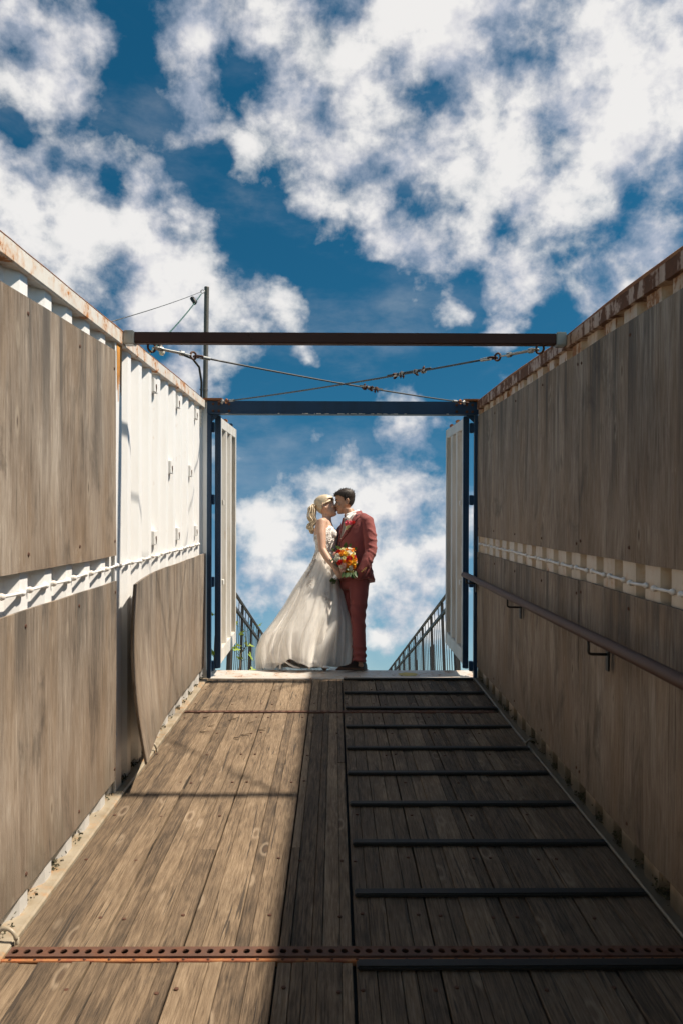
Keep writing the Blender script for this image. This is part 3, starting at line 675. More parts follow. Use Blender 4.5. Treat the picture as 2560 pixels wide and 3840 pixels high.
# the two doors, swung fully outwards: frame, recessed pans between ribs, hinges, locking blocks
def door(ui, uo, label):
    """ui: plane of the inner face, uo: plane of the outer face"""
    s = 1 if uo > ui else -1; o = empty('door'); o.parent = BOX; o['label'] = label
    a, b, z0, z1 = 7.150, 8.285, .105, 2.325
    def bx(name, mat, u0, u1, y0, y1, w0, w1, par=o, bev=.004):
        m_ = MB(); m_.box(min(u0, u1), max(u0, u1), y0, y1, w0, w1); return m_.build(name, mat, par, bevel=bev)
    bx('frame_stile', 'door_paint', ui, uo - s * .004, a + .021, a + .080, z0, z1); bx('frame_stile', 'door_paint', ui, uo - s * .004, b - .075, b, z0, z1)
    bx('frame_rail', 'door_paint', ui + s * .0015, uo - s * .006, a + .0805, b - .0755, z1 - .095, z1 - .001); bx('frame_rail', 'door_paint', ui + s * .0015, uo - s * .006, a + .0805, b - .0755, z0 + .001, z0 + .13)
    bx('edge_gasket', 'blue_paint', ui - s * .001, uo - s * .001, a - .02, a + .020, z0 - .03, z1 + .012)
    bx('edge_channel', 'blue_paint', ui + s * .014, uo - s * .004, a - .034, a - .021, z0 - .03, z1 + .012)
    ym0, ym1 = a + .0805, b - .0755; span = (ym1 - ym0) / 3
    bx('door_pan', 'door_pan_shaded_paint', ui + s * .043, ui + s * .047, ym0, ym1, z0 + .1305, z1 - .0955, bev=0)
    for k in (1, 2):                                       # two pressed ribs between the three recesses
        c = ym0 + span * k; m_ = MB()
        m_.loft([[(ui + s * .002, c - .042, zz), (ui + s * .002, c + .042, zz), (ui + s * .0425, c + .066, zz), (ui + s * .0425, c - .066, zz)] for zz in (z0 + .131, z1 - .096)])
        m_.build('rib', 'door_paint', o)
    for zz in (1.56, .835): bx('locking_block', 'door_paint', ui - s * .012, ui + s * .035, a + .085, a + .17, zz - .025, zz + .022)
    for zz in (.10, .85, 1.585, 2.23):
        bx('hinge', 'blue_paint', uo + s * .0005, uo + s * .036, a - .050, a - .012, zz - .045, zz + .045)
    for yy in (a + .45, a + .85):
        m_ = MB(); m_.box(ui + s * .02 - .02, ui + s * .02 + .02, yy - .03, yy + .03, z1 - .001, z1 + .030); m_.build('cam_keeper', 'cast_rust' if s > 0 or yy < a + .5 else 'blue_paint', o, bevel=.008)
    for yy in (a + .36, a + .80):                          # locking bars on the outer face
        m_ = MB(); m_.tube([(uo + s * .018, yy, z0 + .01), (uo + s * .018, yy, z1 + .03)], .015, 10); m_.build('locking_bar', 'galvanised', o, smooth=True)
    return o
door(-1.020, -1.070, 'open door on the sunlit side'); door(1.150, 1.200, 'open door in front of the shaded wall')

# ---------------------------------------------------------------- handrail on the shaded wall
def C(u, v, w_): return Vector((u, v * CS - w_ * SN, v * SN + w_ * CS))
HR = empty('handrail', (0, 0, 0), (SLOPE, 0, 0)); tag(HR, 'round brown steel handrail fixed along the shaded plywood wall', 'handrail')
mb = MB(); mb.tube([(1.150, -1.0, .945), (1.150, 3.0, .945), (1.150, 7.02, .925), (1.148, 7.085, .920)], .025, 18); mb.build('tube', 'handrail_brown', HR, smooth='auto')
mb = MB(); mb.tube([(1.148, 7.0855, .920), (1.148, 7.095, .9195)], [.025, .021], 18); mb.build('end_cap', 'iron_black', HR)
for y in (.20, 1.90, 3.60, 5.30, 6.97):
    bk = empty('bracket'); bk.parent = HR; wz_ = .94
    m_ = MB(); m_.tube([(1.150, y, wz_ - .02), (1.150, y, wz_ - .072), (1.153, y, wz_ - .080), (1.165, y, wz_ - .084), (1.235, y, wz_ - .086)], .0065, 8); m_.build('arm', 'iron_black', bk, smooth=True)
    m_ = MB(); m_.box(1.233, 1.243, y - .018, y + .018, wz_ - .16, wz_ - .05); m_.build('wall_plate', 'iron_black', bk, bevel=.002)

# ---------------------------------------------------------------- crossed bracing cables
def cable(label, P0, P1, dirn, clamps):
    r = empty('bracing_cable', (0, 0, 0), (SLOPE, 0, 0)); tag(r, label, 'cable', 'crossed bracing cables')
    P0, P1 = Vector(P0), Vector(P1); d = (P1 - P0).normalized(); L = (P1 - P0).length; sag = .02
    def at(s_): p = P0 + d * s_; return p + Vector((0, 0, -sag * 4 * (s_ / L) * (1 - s_ / L)))
    m_ = MB(); m_.tube([at(.44 + (L - .44 - .24) * k / 24) for k in range(25)], .0058, 8); m_.build('wire_rope', 'cable_steel', r, smooth=True)
    side = d.cross(Vector((0, 0, 1))).normalized(); upv = side.cross(d)
    def shackle(s_, ax, mat, Rr=.024, name='shackle'):
        m_ = MB(); m_.torus(at(s_), Rr, .0062, ax, 16, 8, sx=1.0); q = m_.build(name, mat, r, smooth=True); return q
    shackle(.03, side, 'bar_rust', .026); shackle(.065, upv, 'galvanised', .020)
    tb = MB()                                              # turnbuckle body: two side bars and two collars
    for s_ in (-1, 1): tb.tube([at(.09) + side * .011 * s_, at(.24) + side * .011 * s_], .0055, 8)
    for a in (.09, .24): tb.tube([at(a - .012), at(a + .012)], .015, 10)
    tb.tube([at(.07), at(.31)], .005, 8); tb.build('turnbuckle', 'galvanised', r, smooth='auto')
    shackle(.325, side, 'bar_rust', .021); shackle(.362, upv, 'dark_rust', .026)
    m_ = MB(); m_.tube([at(.378), at(.45)], [.012, .010], 10); m_.build('ferrule', 'galvanised', r, smooth='auto')
    m_ = MB(); m_.tube([at(L - .25), at(L - .19)], [.010, .012], 10); m_.build('ferrule', 'galvanised', r, smooth='auto')
    shackle(L - .165, upv, 'bar_rust', .024); shackle(L - .13, side, 'cast_rust', .018); shackle(L - .095, upv, 'galvanised', .020); shackle(L - .06, side, 'galvanised', .016); shackle(L - .03, upv, 'bar_rust', .02)
    for k, s_ in enumerate(clamps):
        cl = empty('rope_clamp'); cl.parent = r; p = at(s_)
        m_ = MB(); m_.box(-.017, .017, -.012, .012, -.016, .006); b_ = m_.build('saddle', 'galvanised' if dirn > 0 else 'bar_rust', cl, bevel=.003)
        m_ = MB(); m_.torus((0, 0, -.004), .0125, .0042, (1, 0, 0), 10, 6, math.pi, 2 * math.pi); m_.tube([(0, .0125, -.004), (0, .0125, .026)], .0042, 6); m_.tube([(0, -.0125, -.004), (0, -.0125, .026)], .0042, 6); u_ = m_.build('u_bolt', 'bar_rust', cl, smooth=True)
        m_ = MB()
        for s2 in (-1, 1): m_.tube([(0, .0125 * s2, .008), (0, .0125 * s2, .017)], .0085, 6)
        n_ = m_.build('nuts', 'dark_rust', cl)
        for q in (b_, u_, n_): q.location = p; q.rotation_euler = (R(35 + 70 * k), 0, math.atan2(d.y, d.x))
    m_ = MB(); m_.tube([at(clamps[0] - .06) + upv * .009, at(clamps[-1] + .08) + upv * .009], .0045, 6); m_.build('tail', 'cable_steel', r, smooth=True)
cable('steel cable from the left crossbar end to the right end of the blue beam', (-1.02, 4.345, 2.392), (1.165, 7.01, 2.44), -1, (1.95, 2.02, 2.09))
cable('steel cable from the right crossbar end to the left end of the blue beam', (1.14, 4.345, 2.392), (-1.02, 7.01, 2.44), 1, (.92, .99, 1.12, 1.18))

# ---------------------------------------------------------------- pole with wire and bulb string, outside the sunlit wall
PO = empty('steel_pole', C(-1.265, 7.55, -.7), (SLOPE * .86, R(.35), 0)); tag(PO, 'grey steel pole standing behind the white wall with a black cable tied to it', 'pole')
mb = MB(); mb.tube([(0, 0, 0), (0, 0, 2.2), (0, 0, 4.34)], .0235, 14); mb.build('tube', 'pole_steel', PO, smooth='auto')
mb = MB(); mb.tube([(0, 0, 4.3405), (0, 0, 4.350)], [.0245, .022], 14); mb.build('cap', 'pole_steel', PO)
mb = MB(); mb.tube([(-.035, -.012, 1.2), (-.035, -.012, 2.6), (-.036, -.012, 3.2), (-.034, -.02, 3.42), (-.055, -.04, 3.56), (-.11, -.08, 3.63), (-.19, -.10, 3.66)], .011, 10); mb.build('power_cable', 'black_plastic', PO, smooth=True)
for z_ in (2.85, 3.35):
    mb = MB(); mb.torus((-.014, -.004, z_), .040, .0025, (0, 0, 1), 20, 6); mb.build('cable_tie', 'cable_steel', PO, smooth=True)
top = C(-1.265, 7.50, 3.54)
def wire(name, pts, rad, mat, label=None, cat=None):
    m_ = MB(); m_.tube(pts, rad, 8); o = m_.build(name, mat, smooth=True)
    return tag(o, label, cat) if label else o
A, B = C(-1.245, 7.46, 3.53), C(-1.19, 4.24, 2.50)
wire('guy_wire', [A.lerp(B, k / 14) - Vector((0, 0, .012 * 4 * (k / 14) * (1 - k / 14))) for k in range(15)], .0028, 'cable_steel', 'thin steel wire running from the pole top down to the container rail', 'wire')
LS = empty('string_light', tuple(C(-1.245, 7.44, 3.50))); tag(LS, 'green light cable with black bulb sockets sloping down from the pole', 'string light')
B2 = C(-1.235, 5.45, 2.60); P = [C(-1.245, 7.44, 3.50).lerp(B2, k / 12) - Vector((0, 0, .025 * 4 * (k / 12) * (1 - k / 12))) for k in range(13)] + [C(-1.232, 5.30, 2.53), C(-1.2295, 5.22, 2.478)]
mb = MB(); mb.tube(P, .0052, 8); mb.build('cable', 'green_cable', LS, smooth=True, off=LS.location)
for q in (2, 11):
    p = P[q]; sc_ = MB(); d = (P[q + 1] - P[q - 1]).normalized()
    sc_.tube([p - d * .035, p + d * .035], .016, 10); dn = Vector((.35, -.25, -.9)).normalized() if q > 5 else Vector((-.5, .2, .8)).normalized()
    sc_.tube([p, p + dn * .03, p + dn * .062], [.019, .021, .020], 12); so = sc_.build('socket', 'black_plastic', LS, smooth='auto', off=LS.location)
    if q > 5:
        bl_ = MB(); bl_.ell(p + dn * .088, (.022, .022, .026), 12, 8); bl_.build('bulb', 'bulb_glass', so, smooth=True, off=LS.location)
mb = MB(); mb.torus(A + Vector((.01, 0, .0)), .018, .004, (0, 1, 0), 14, 6); mb.build('hook', 'galvanised', LS, smooth=True, off=LS.location)

# ---------------------------------------------------------------- railings along the landing
def railing(x, y0, y1, label, sgn):
    r = empty('path_railing', (x, y0, LAND)); tag(r, label, 'railing', 'railings along the landing path'); L = y1 - y0
    mb = MB(); mb.tube([(0, 0, 1.14), (0, L, 1.14)], .021, 10); mb.build('top_rail', 'rail_metal', r, smooth='auto')
    mb = MB(); mb.box(-.015, .015, 0, L, .945, .985); mb.build('middle_rail', 'rail_metal', r)
    mb = MB(); mb.box(-.015, .015, 0, L, .06, .095); mb.build('lower_rail', 'rail_metal', r)
    ps = bs = bd = ss = None; y = 0.0; k = 0
    while y < L - .01:
        mb = MB(); mb.box(-.018, .018, -.018, .018, 0, 1.12)
        if ps is None: ps = o = mb.build('post', 'rail_metal', r)
        else: o = inst(ps, r)
        o.location = (0, y, 0)
        for q in range(1, 3):
            mb = MB(); mb.tube([(0, 0, .985), (0, 0, 1.125)], .006, 6)
            if ss is None: ss = o = mb.build('spindle', 'rail_metal', r)
            else: o = inst(ss, r)
            o.location = (0, y + q * .40, 0)
        for q in range(6):
            yy = y + .10 + q * .20
            if yy > L: break
            mb = MB(); mb.box(-.0045, .0045, -.0045, .0045, .096, .944)
            if bs is None: bs = o = mb.build('baluster', 'rail_metal', r)
            else: o = inst(bs, r)
            o.location = (0, yy, 0)
        if k < 9 and k % 2 == 0:
            for q in range(4):
                mb = MB(); mb.box(-.004, .004, -.046, .046, 0, .69)
                if bd is None: bd = o = mb.build('board', 'fence_board', r, bevel=.003)
                else: o = inst(bd, r)
                o.location = (sgn * .040, y + .16 + q * .118, .05 + random.uniform(-.01, .01))
        y += 1.2; k += 1
railing(-1.235, 9.05, 33, 'dark metal path railing behind the bride and the maple shoot', -1); railing(1.405, 8.75, 32.5, 'dark metal path railing behind the right open door', 1)

# ---------------------------------------------------------------- maple shoot by the left door
def maple(loc, h, nl, label, seed, spread):
    mr = random.Random(seed); r = empty('maple_sapling', loc); tag(r, label, 'sapling', 'maple saplings by the landing'); o0 = None
    pts = [Vector((0, 0, 0))]; 
    for k in range(1, 7): pts.append(Vector((mr.uniform(-.03, .03) + .010 * k, mr.uniform(-.03, .03), h * k / 6)))
    mb = MB(); mb.tube(pts, [.012 - .0014 * k for k in range(7)], 6); mb.build('stem', 'bark', r, smooth=True)
    lob = []                                               # five-lobed toothed outline
    for k, (ang, ln) in enumerate(((-128, .55), (-62, .85), (0, 1.0), (62, .85), (128, .55))):
        for da, f in ((-27, .46), (-13, .70), (-15, .80), (-4, .84), (0, 1.0), (4, .84), (15, .80), (13, .70), (27, .46)):
            lob.append((R(ang + da * (1 if ln > .6 else .8)), ln * f))
    base_v = [(0, 0, 0)] + [(d * math.sin(a), d * math.cos(a) + .25, .10 * d * math.cos(3 * a)) for a, d in lob]
    base_v[0] = (0, .25, -.03); base_v.append((0, .02, -.02)); nv = len(lob)
    lf = [(0, k, k + 1) for k in range(1, nv)] + [(0, nv, nv + 1), (0, nv + 1, 1)]
    for k in range(nl):
        t_ = mr.uniform(.25, 1.0); i = min(5, int(t_ * 6)); p = pts[i].lerp(pts[i + 1], t_ * 6 - i)
        a = mr.uniform(0, 2 * math.pi); d = Vector((math.cos(a), math.sin(a), mr.uniform(.1, .6))).normalized(); q = p + d * mr.uniform(.06, spread)
        st = MB(); st.tube([p, p.lerp(q, .5) + Vector((0, 0, .012)), q], [.0028, .002, .0018], 5); pet = st.build('leaf_stalk', 'stem_green', r, smooth=True)
        if o0 is None: m_ = MB(); m_.add(base_v, lf); o0 = o = m_.build('leaf', 'maple_leaf', r)
        else: o = inst(o0, r)
        s_ = mr.uniform(.055, .095); o.scale = (s_, s_, s_); o.location = q
        o.rotation_euler = (R(mr.uniform(20, 75)), R(mr.uniform(-25, 25)), mr.uniform(0, 6.28))
maple((-1.06, 8.62, LAND), .60, 10, 'bright green maple shoot beside the left open door and the railing', 4, .16)
maple((-1.215, 7.75, LAND - .1), 1.0, 13, 'maple shoot growing outside behind the left open door', 9, .10)
maple((-.93, 8.95, LAND), .16, 6, 'low sprig of maple leaves at the hem of the white dress', 13, .16)

# ---------------------------------------------------------------- parked car far down the path
CAR = empty('parked_car', (.42, 22.5, LAND)); tag(CAR, 'grey parked car, only its roof showing past the red trouser leg', 'car')
def section(y, hwl, zl, hwt, zt):
    return [(-hwl, y, zl), (-hwl * 1.0, y, zl + (zt - zl) * .35), (-hwt - (hwl - hwt) * .25, y, zl + (zt - zl) * .82), (-hwt * .86, y, zt - .02), (-hwt * .45, y, zt), (hwt * .45, y, zt), (hwt * .86, y, zt - .02), (hwt + (hwl - hwt) * .25, y, zl + (zt - zl) * .82), (hwl, y, zl + (zt - zl) * .35), (hwl, y, zl)]
mb = MB(); mb.loft([section(*a) for a in ((0, .80, .35, .72, .80), (.06, .86, .26, .78, .93), (.5, .88, .22, .82, .96), (2.6, .88, .22, .82, .95), (3.4, .87, .22, .78, .90), (3.95, .80, .28, .66, .74), (4.1, .66, .36, .5, .58))]); mb.build('body', 'car_paint', CAR, smooth='auto')
mb = MB(); mb.loft([section(*a) for a in ((.10, .80, .90, .66, .98), (.42, .82, .90, .62, 1.36), (.75, .82, .90, .60, 1.45), (1.5, .82, .90, .60, 1.47), (2.2, .82, .90, .62, 1.38), (3.05, .80, .88, .70, .94))]); mb.build('cabin', 'car_paint', CAR, smooth='auto')
def quad(name, pts, mat): m_ = MB(); m_.add(pts, [(0, 1, 2, 3)]); return solidify(name, m_, mat, CAR, .008, smooth=False)
quad('rear_window', [(-.58, .12, 1.02), (.58, .12, 1.02), (.50, .395, 1.33), (-.50, .395, 1.33)], 'car_glass')
quad('windscreen', [(-.62, 2.98, .98), (.62, 2.98, .98), (.50, 2.26, 1.36), (-.50, 2.26, 1.36)], 'car_glass')
for s in (-1, 1):
    quad('side_window', [(s * .775, .55, 1.0), (s * .775, 2.55, 1.0), (s * .665, 2.15, 1.33), (s * .665, .72, 1.36)], 'car_glass')
    m_ = MB(); m_.box(min(s * .62, s * .80), max(s * .62, s * .80), -.012, .03, .72, .88); m_.build('tail_lamp', 'tail_light', CAR, bevel=.01)
    for y in (.75, 3.3):
        wh = empty('wheel', (s * .80, y, .32)); wh.parent = CAR
        m_ = MB(); m_.torus((0, 0, 0), .235, .085, (1, 0, 0), 24, 10); m_.build('tyre', 'tyre', wh, smooth=True)
        m_ = MB(); m_.tube([(-.05, 0, 0), (.05, 0, 0)], .20, 20); m_.build('rim', 'galvanised', wh)
m_ = MB(); m_.box(-.26, .26, -.016, -.002, .56, .67); m_.build('number_plate', 'plate', CAR)

# ---------------------------------------------------------------- the couple
# figures are drawn up on a side elevation in millimetres: q runs left to right, h is the drop below a 2 m datum, d the depth (+ away)
Y0 = 7.24
def F(q, d, h):
    t_ = 2000 - h
    return Vector(((q - 925) * (.000965 + 3.6e-8 * t_), Y0 + d, LAND + .005 + .000947 * t_ + 3.67e-8 * t_ * t_))
def FP(L): return [F(*p) for p in L]
def rings2d(rows, ax, fw, n=28, sup=2.0):
    """rows: (q, d, h, half width along ax, half depth along fw)"""
    out_ = []
    for (q, d, h, a, b) in rows:
        c = F(q, d, h); rg = []
        for k in range(n):
            th = 2 * math.pi * k / n; ct, st = math.cos(th), math.sin(th)
            ct = math.copysign(abs(ct) ** (2 / sup), ct); st = math.copysign(abs(st) ** (2 / sup), st)
            rg.append(c + Vector((ax[0], ax[1], 0)) * a * ct + Vector((fw[0], fw[1], 0)) * b * st)
        out_.append(rg)
    return out_
def interp(rows, h):
    for a, b in zip(rows[:-1], rows[1:]):
        if a[2] <= h <= b[2]:
            t_ = (h - a[2]) / (b[2] - a[2]); return [x + (y - x) * t_ for x, y in zip(a, b)]
    return rows[0] if h < rows[0][2] else rows[-1]
def hand(mb, wrist, d, nrm, thumb, curl=.5, s=1.0, spread=.0):
    d, nrm, thumb = Vector(d).normalized(), Vector(nrm).normalized(), Vector(thumb).normalized(); W = Vector(wrist)
    mb.tube([W - d * .02, W + d * .03 * s, W + d * .06 * s], [.022 * s, .025 * s, .02 * s], 10, True)
    for i, (off, ln) in enumerate(((.030, .072), (.010, .080), (-.010, .074), (-.029, .058))):
        k = W + d * .085 * s + thumb * off * s
        mb.tube([W + d * .015 * s + thumb * off * .6 * s, k], [.013 * s, .0105 * s], 8, True)
        p = k; ang = curl * .6; pts = [p]; rad = [.0098 * s]
        for j, f in enumerate((.45, .32, .23)):
            dd = d * math.cos(ang) + nrm * math.sin(ang) + thumb * off * spread; p = p + dd.normalized() * ln * f * s; pts.append(p); rad.append((.0092 - .0009 * j) * s); ang += curl
        mb.tube(pts, rad, 8, True)
    p = W + d * .022 * s + thumb * .022 * s; d1 = (d * .6 + thumb * .75 + nrm * .25).normalized(); d2 = (d * .9 + thumb * .25 + nrm * .4 * curl).normalized()
    mb.tube([p, p + d1 * .035 * s, p + d1 * .035 * s + d2 * .032 * s, p + d1 * .035 * s + d2 * .054 * s], [.014 * s, .0115 * s, .0105 * s, .009 * s], 8, True)
HEAD = [(.000, .012, .078, .020), (.012, -.004, .089, .034), (.028, -.018, .091, .046), (.045, -.034, .093, .055), (.065, -.056, .091, .062), (.085, -.076, .091, .067), (.105, -.088, .090, .070), (.122, -.094, .086, .072), (.140, -.097, .091, .0745), (.158, -.098, .094, .0755), (.178, -.095, .090, .074), (.198, -.086, .079, .068), (.214, -.070, .060, .056), (.227, -.046, .036, .040), (.2345, -.02, .010, .018)]
class Head:
    def __init__(s, ear, face, pitch, roll=0, sc=1.0):
        """ear: world point between the ears, face: yaw of the looking direction, pitch: up is positive"""
        s.M = Matrix.Rotation(face, 3, 'Z') @ Matrix.Rotation(-pitch, 3, 'Y') @ Matrix.Rotation(roll, 3, 'X'); s.o = Vector(ear); s.s = sc
    def P(s, x, y, z): return s.o + s.M @ (Vector((x, y, z - .105)) * s.s)
    def ring(s, row, grow=0, n=28):
        z, b, f, hw = row; c = (b + f) / 2; rx = (f - b) / 2 + grow; out_ = []
        for k in range(n):
            th = 2 * math.pi * k / n; x = c + rx * math.cos(th); sy = math.sin(th); out_.append(s.P(x, (hw + grow) * math.copysign(abs(sy) ** .9, sy), z))
        return out_
    def prims(s, mb, female=False):
        mb.loft([s.ring(r) for r in HEAD])
        mb.tube([s.P(.085, 0, .124), s.P(.098, 0, .104), s.P(.109, 0, .086)], [.007, .009, .0115], 10, True)
        for y in (-1, 1):
            mb.ell(s.P(.097, .010 * y, .081), (.011, .008, .008), 10, 6)
            mb.ell(s.P(.079, .028 * y, .118), (.013, .016, .012), 10, 6); mb.ell(s.P(.074, .040 * y, .090), (.020, .020, .022), 10, 6)
            mb.tube([s.P(.088, .012 * y, .138), s.P(.084, .030 * y, .141), s.P(.070, .050 * y, .136)], [.007, .008, .005], 8, True)
        mb.tube([s.P(.087, -.018, .057), s.P(.096, 0, .058), s.P(.087, .018, .057)], [.005, .0075, .005], 8, True)
        mb.tube([s.P(.085, -.016, .046), s.P(.094, 0, .046), s.P(.085, .016, .046)], [.005, .008, .005], 8, True)
        mb.ell(s.P(.080, 0, .016), (.017, .018, .015), 10, 6)
        for y in (-1, 1):
            c = s.P(-.010, .072 * y, .104); rot = s.M @ Matrix.Rotation(R(-14), 3, 'Y') @ Matrix.Rotation(R(-22 * y), 3, 'Z')
            pts = [c + rot @ Vector((.017 * math.cos(a) * (1 if math.sin(a) > -.3 else .7), .005 * y, .031 * math.sin(a))) for a in [R(x) for x in range(40, 400, 30)]]
            mb.tube(pts, .0045, 6, True); mb.ell(c + rot @ Vector((.004, 0, -.004)), (.012, .004, .020), 10, 6, rot)
    def face_bits(s, body, off, brow, lashes=True):
        for y in (-1, 1):
            m_ = MB(); m_.tube([s.P(.095, .014 * y, .143), s.P(.092, .030 * y, .148), s.P(.078, .050 * y, .143)], [.0035, .0045, .002], 6); m_.build('eyebrow', brow, body, smooth=True, off=off)
            m_ = MB(); m_.tube([s.P(.0905, .018 * y, .114), s.P(.0925, .028 * y, .1105), s.P(.085, .042 * y, .114)], [.002, .0032, .002], 6); m_.build('closed_eyelid', 'brow_dark', body, smooth=True, off=off)
        m_ = MB(); m_.tube([s.P(.090, -.017, .056), s.P(.1035, 0, .057), s.P(.090, .017, .056)], [.003, .0048, .003], 8, True); m_.tube([s.P(.088, -.015, .047), s.P(.1015, 0, .047), s.P(.088, .015, .047)], [.003, .005, .003], 8, True)
        m_.build('lips', 'lip', body, smooth=True, off=off)

# ---- groom: looks left, chest turned a little to the viewer
GROOM = empty('person', F(1120, 0, 2000)); tag(GROOM, 'person in brick red suit and dark shoes kissing the one in the white dress', 'person')
go = GROOM.location; fw = (-.82, -.57); ax = (.57, -.82); GD = -.05
gh = Head(F(1029, GD + .026, 352), R(180 + 3), R(-9), R(-9), 1.0)
mb = MB(); gh.prims(mb)
mb.loft(rings2d([(1052, GD, 420, .052, .058), (1072, GD, 460, .055, .060), (1092, GD, 500, .062, .066), (1110, GD, 540, .10, .075)], ax, fw, 20))
gt = [(1105, GD, 500, .085, .070), (1118, GD, 530, .160, .088), (1124, GD, 565, .196, .104), (1118, GD, 650, .204, .120), (1104, GD, 800, .186, .120), (1100, GD, 900, .176, .114), (1112, GD, 1000, .172, .112), (1118, GD, 1120, .176, .118)]
mb.loft(rings2d(gt, ax, fw, 28))
LS_, LE, LW = (1238, GD - .155, 575), (1262, GD - .205, 880), (1168, GD - .235, 1080)
RS_, RE, RW = (1010, GD + .160, 580), (880, GD + .300, 760), (775, GD + .200, 812)
mb.tube(FP([(1200, GD - .12, 560), LS_, (1254, GD - .185, 730), LE, (1222, GD - .225, 975), LW, (1150, GD - .16, 1120)]), [.05, .058, .052, .044, .038, .028, .026], 14, True)
mb.tube(FP([(1050, GD + .12, 565), RS_, (950, GD + .235, 670), RE, (825, GD + .265, 788), RW]), [.05, .056, .050, .043, .038, .029], 14, True)
NH, NK, NA = (1160, GD - .085, 1120), (1152, GD - .105, 1500), (1166, GD - .110, 1900)
FH, FK, FA = (1080, GD + .085, 1120), (1128, GD + .070, 1500), (1150, GD + .070, 1900)
for H, K, A_ in ((NH, NK, NA), (FH, FK, FA)):
    mid = tuple((a + b) / 2 for a, b in zip(H, K)); mid2 = tuple(a + (b - a) * .35 for a, b in zip(K, A_))
    mb.tube(FP([H, mid, K, mid2, A_, (A_[0] - 10, A_[1], 1965)]), [.086, .072, .052, .052, .034, .026], 14, True)
    mb.tube(FP([(A_[0] + 15, A_[1], 1955), (A_[0] - 60, A_[1] - .02, 1965), (A_[0] - 130, A_[1] - .05, 1975)]), [.024, .026, .018], 10, True)
hand(mb, F(1148, GD - .13, 1120), (-.15, .12, -.95), (.3, .9, 0), (-.8, 0, .2), .25, .9)
hand(mb, F(770, GD + .185, 814), (-.22, -.97, .05), (.97, -.2, .05), (0, .05, 1), .42)
gb = remesh('body', mb, 'skin_tan', GROOM, .0055, 3, go)
gh.face_bits(gb, go, 'brow_dark')

def wrinkle(scale, amp, ang=.6):
    def f(co):
        a = mnoise.noise((co.x * scale * .7 + co.z * scale * ang, co.y * scale * .7, co.z * scale)); b = mnoise.noise((co.x * scale * 2.3, co.y * scale * 2.1, co.z * scale * 2.2 + 4))
        return amp * (1 - abs(a) * 2.2) * .6 + amp * .5 * b
    return f
jt = [(1108, GD, 478, .080, .074), (1116, GD, 505, .125, .092), (1124, GD, 535, .185, .104), (1126, GD, 575, .217, .120), (1118, GD, 650, .220, .136), (1106, GD, 800, .204, .137), (1104, GD, 900, .198, .135), (1116, GD, 1000, .205, .142), (1128, GD, 1090, .218, .150), (1134, GD, 1132, .222, .153)]
def jsurf(q, h, off=.006):
    """point on the near face of the jacket"""
    c = interp(jt, h); P0_ = F(c[0], c[1], h); P1_ = F(q, 0, h); X = P1_.x - P0_.x; a, b = c[3], c[4]
    # ((X sx + y sy)/a)^2 + ((X fx + y fy)/b)^2 = 1
    A_ = (ax[1] / a) ** 2 + (fw[1] / b) ** 2; B_ = 2 * X * (ax[0] * ax[1] / a ** 2 + fw[0] * fw[1] / b ** 2); C_ = X * X * ((ax[0] / a) ** 2 + (fw[0] / b) ** 2) - 1
    D = max(0, B_ * B_ - 4 * A_ * C_); y = (-B_ - math.sqrt(D)) / (2 * A_)
    return Vector((P1_.x, P0_.y + y - off, P1_.z))
mb = MB(); mb.loft(rings2d(jt, ax, fw, 36))
mb.tube(FP([(1195, GD - .12, 545), (1236, GD - .158, 582), (1262, GD - .188, 730), (1268, GD - .208, 875), (1226, GD - .232, 985), (1180, GD - .225, 1070), (1160, GD - .195, 1108)]), [.058, .064, .060, .056, .051, .047, .046], 18, True)
mb.tube(FP([(1060, GD + .10, 555), (1015, GD + .150, 590), (950, GD + .238, 675), (880, GD + .300, 765), (820, GD + .268, 795), (800, GD + .235, 806)]), [.062, .068, .062, .056, .048, .044], 18, True)
def jw(co):
    zz = co.z; base = wrinkle(11, .0032)(co)
    if co.x > .13 + .0 and zz < 1.5: base += .006 * max(0, math.sin(zz * 88 + co.x * 40 + 3 * mnoise.noise(co * 9))) * (1 if .85 < zz < 1.32 else .3)
    return base
jk = remesh('jacket', mb, 'suit_cloth', GROOM, .008, 3, go, jw)
# vent flap that kicks out behind
mb = MB(); A_ = FP([(1205, GD + .02, 1035), (1218, GD + .03, 1080), (1225, GD + .04, 1142)]); B_ = FP([(1262, GD + .06, 1020), (1292, GD + .07, 1068), (1322, GD + .07, 1118)])
mb.strip(A_, B_, k=4); solidify('vent_flap', mb, 'suit_cloth', jk, .008, off=go)
def patch(name, A, B, mat, par, off=.008, thick=.004, n=14, k=6):
    def sample(Lp, t_):
        s_ = t_ * (len(Lp) - 1); i = min(int(s_), len(Lp) - 2); f_ = s_ - i; return (Lp[i][0] + (Lp[i + 1][0] - Lp[i][0]) * f_, Lp[i][1] + (Lp[i + 1][1] - Lp[i][1]) * f_)
    m_ = MB(); vs = []
    for i in range(n + 1):
        a, b = sample(A, i / n), sample(B, i / n)
        for j in range(k + 1): t_ = j / k; vs.append(jsurf(a[0] + (b[0] - a[0]) * t_, a[1] + (b[1] - a[1]) * t_, off))
    m_.add(vs, [(i * (k + 1) + j, i * (k + 1) + j + 1, (i + 1) * (k + 1) + j + 1, (i + 1) * (k + 1) + j) for i in range(n) for j in range(k)])
    return solidify(name, m_, mat, par, thick, off=go)
sh = patch('shirt', [(1022, 505), (1010, 560), (996, 640), (978, 720)], [(1130, 482), (1085, 545), (1035, 640), (982, 726)], 'shirt_cloth', GROOM, .007)
patch('tie', [(1018, 528), (1006, 580), (994, 650), (980, 716)], [(1036, 532), (1030, 590), (1018, 650), (986, 720)], 'tie_cloth', GROOM, .012)
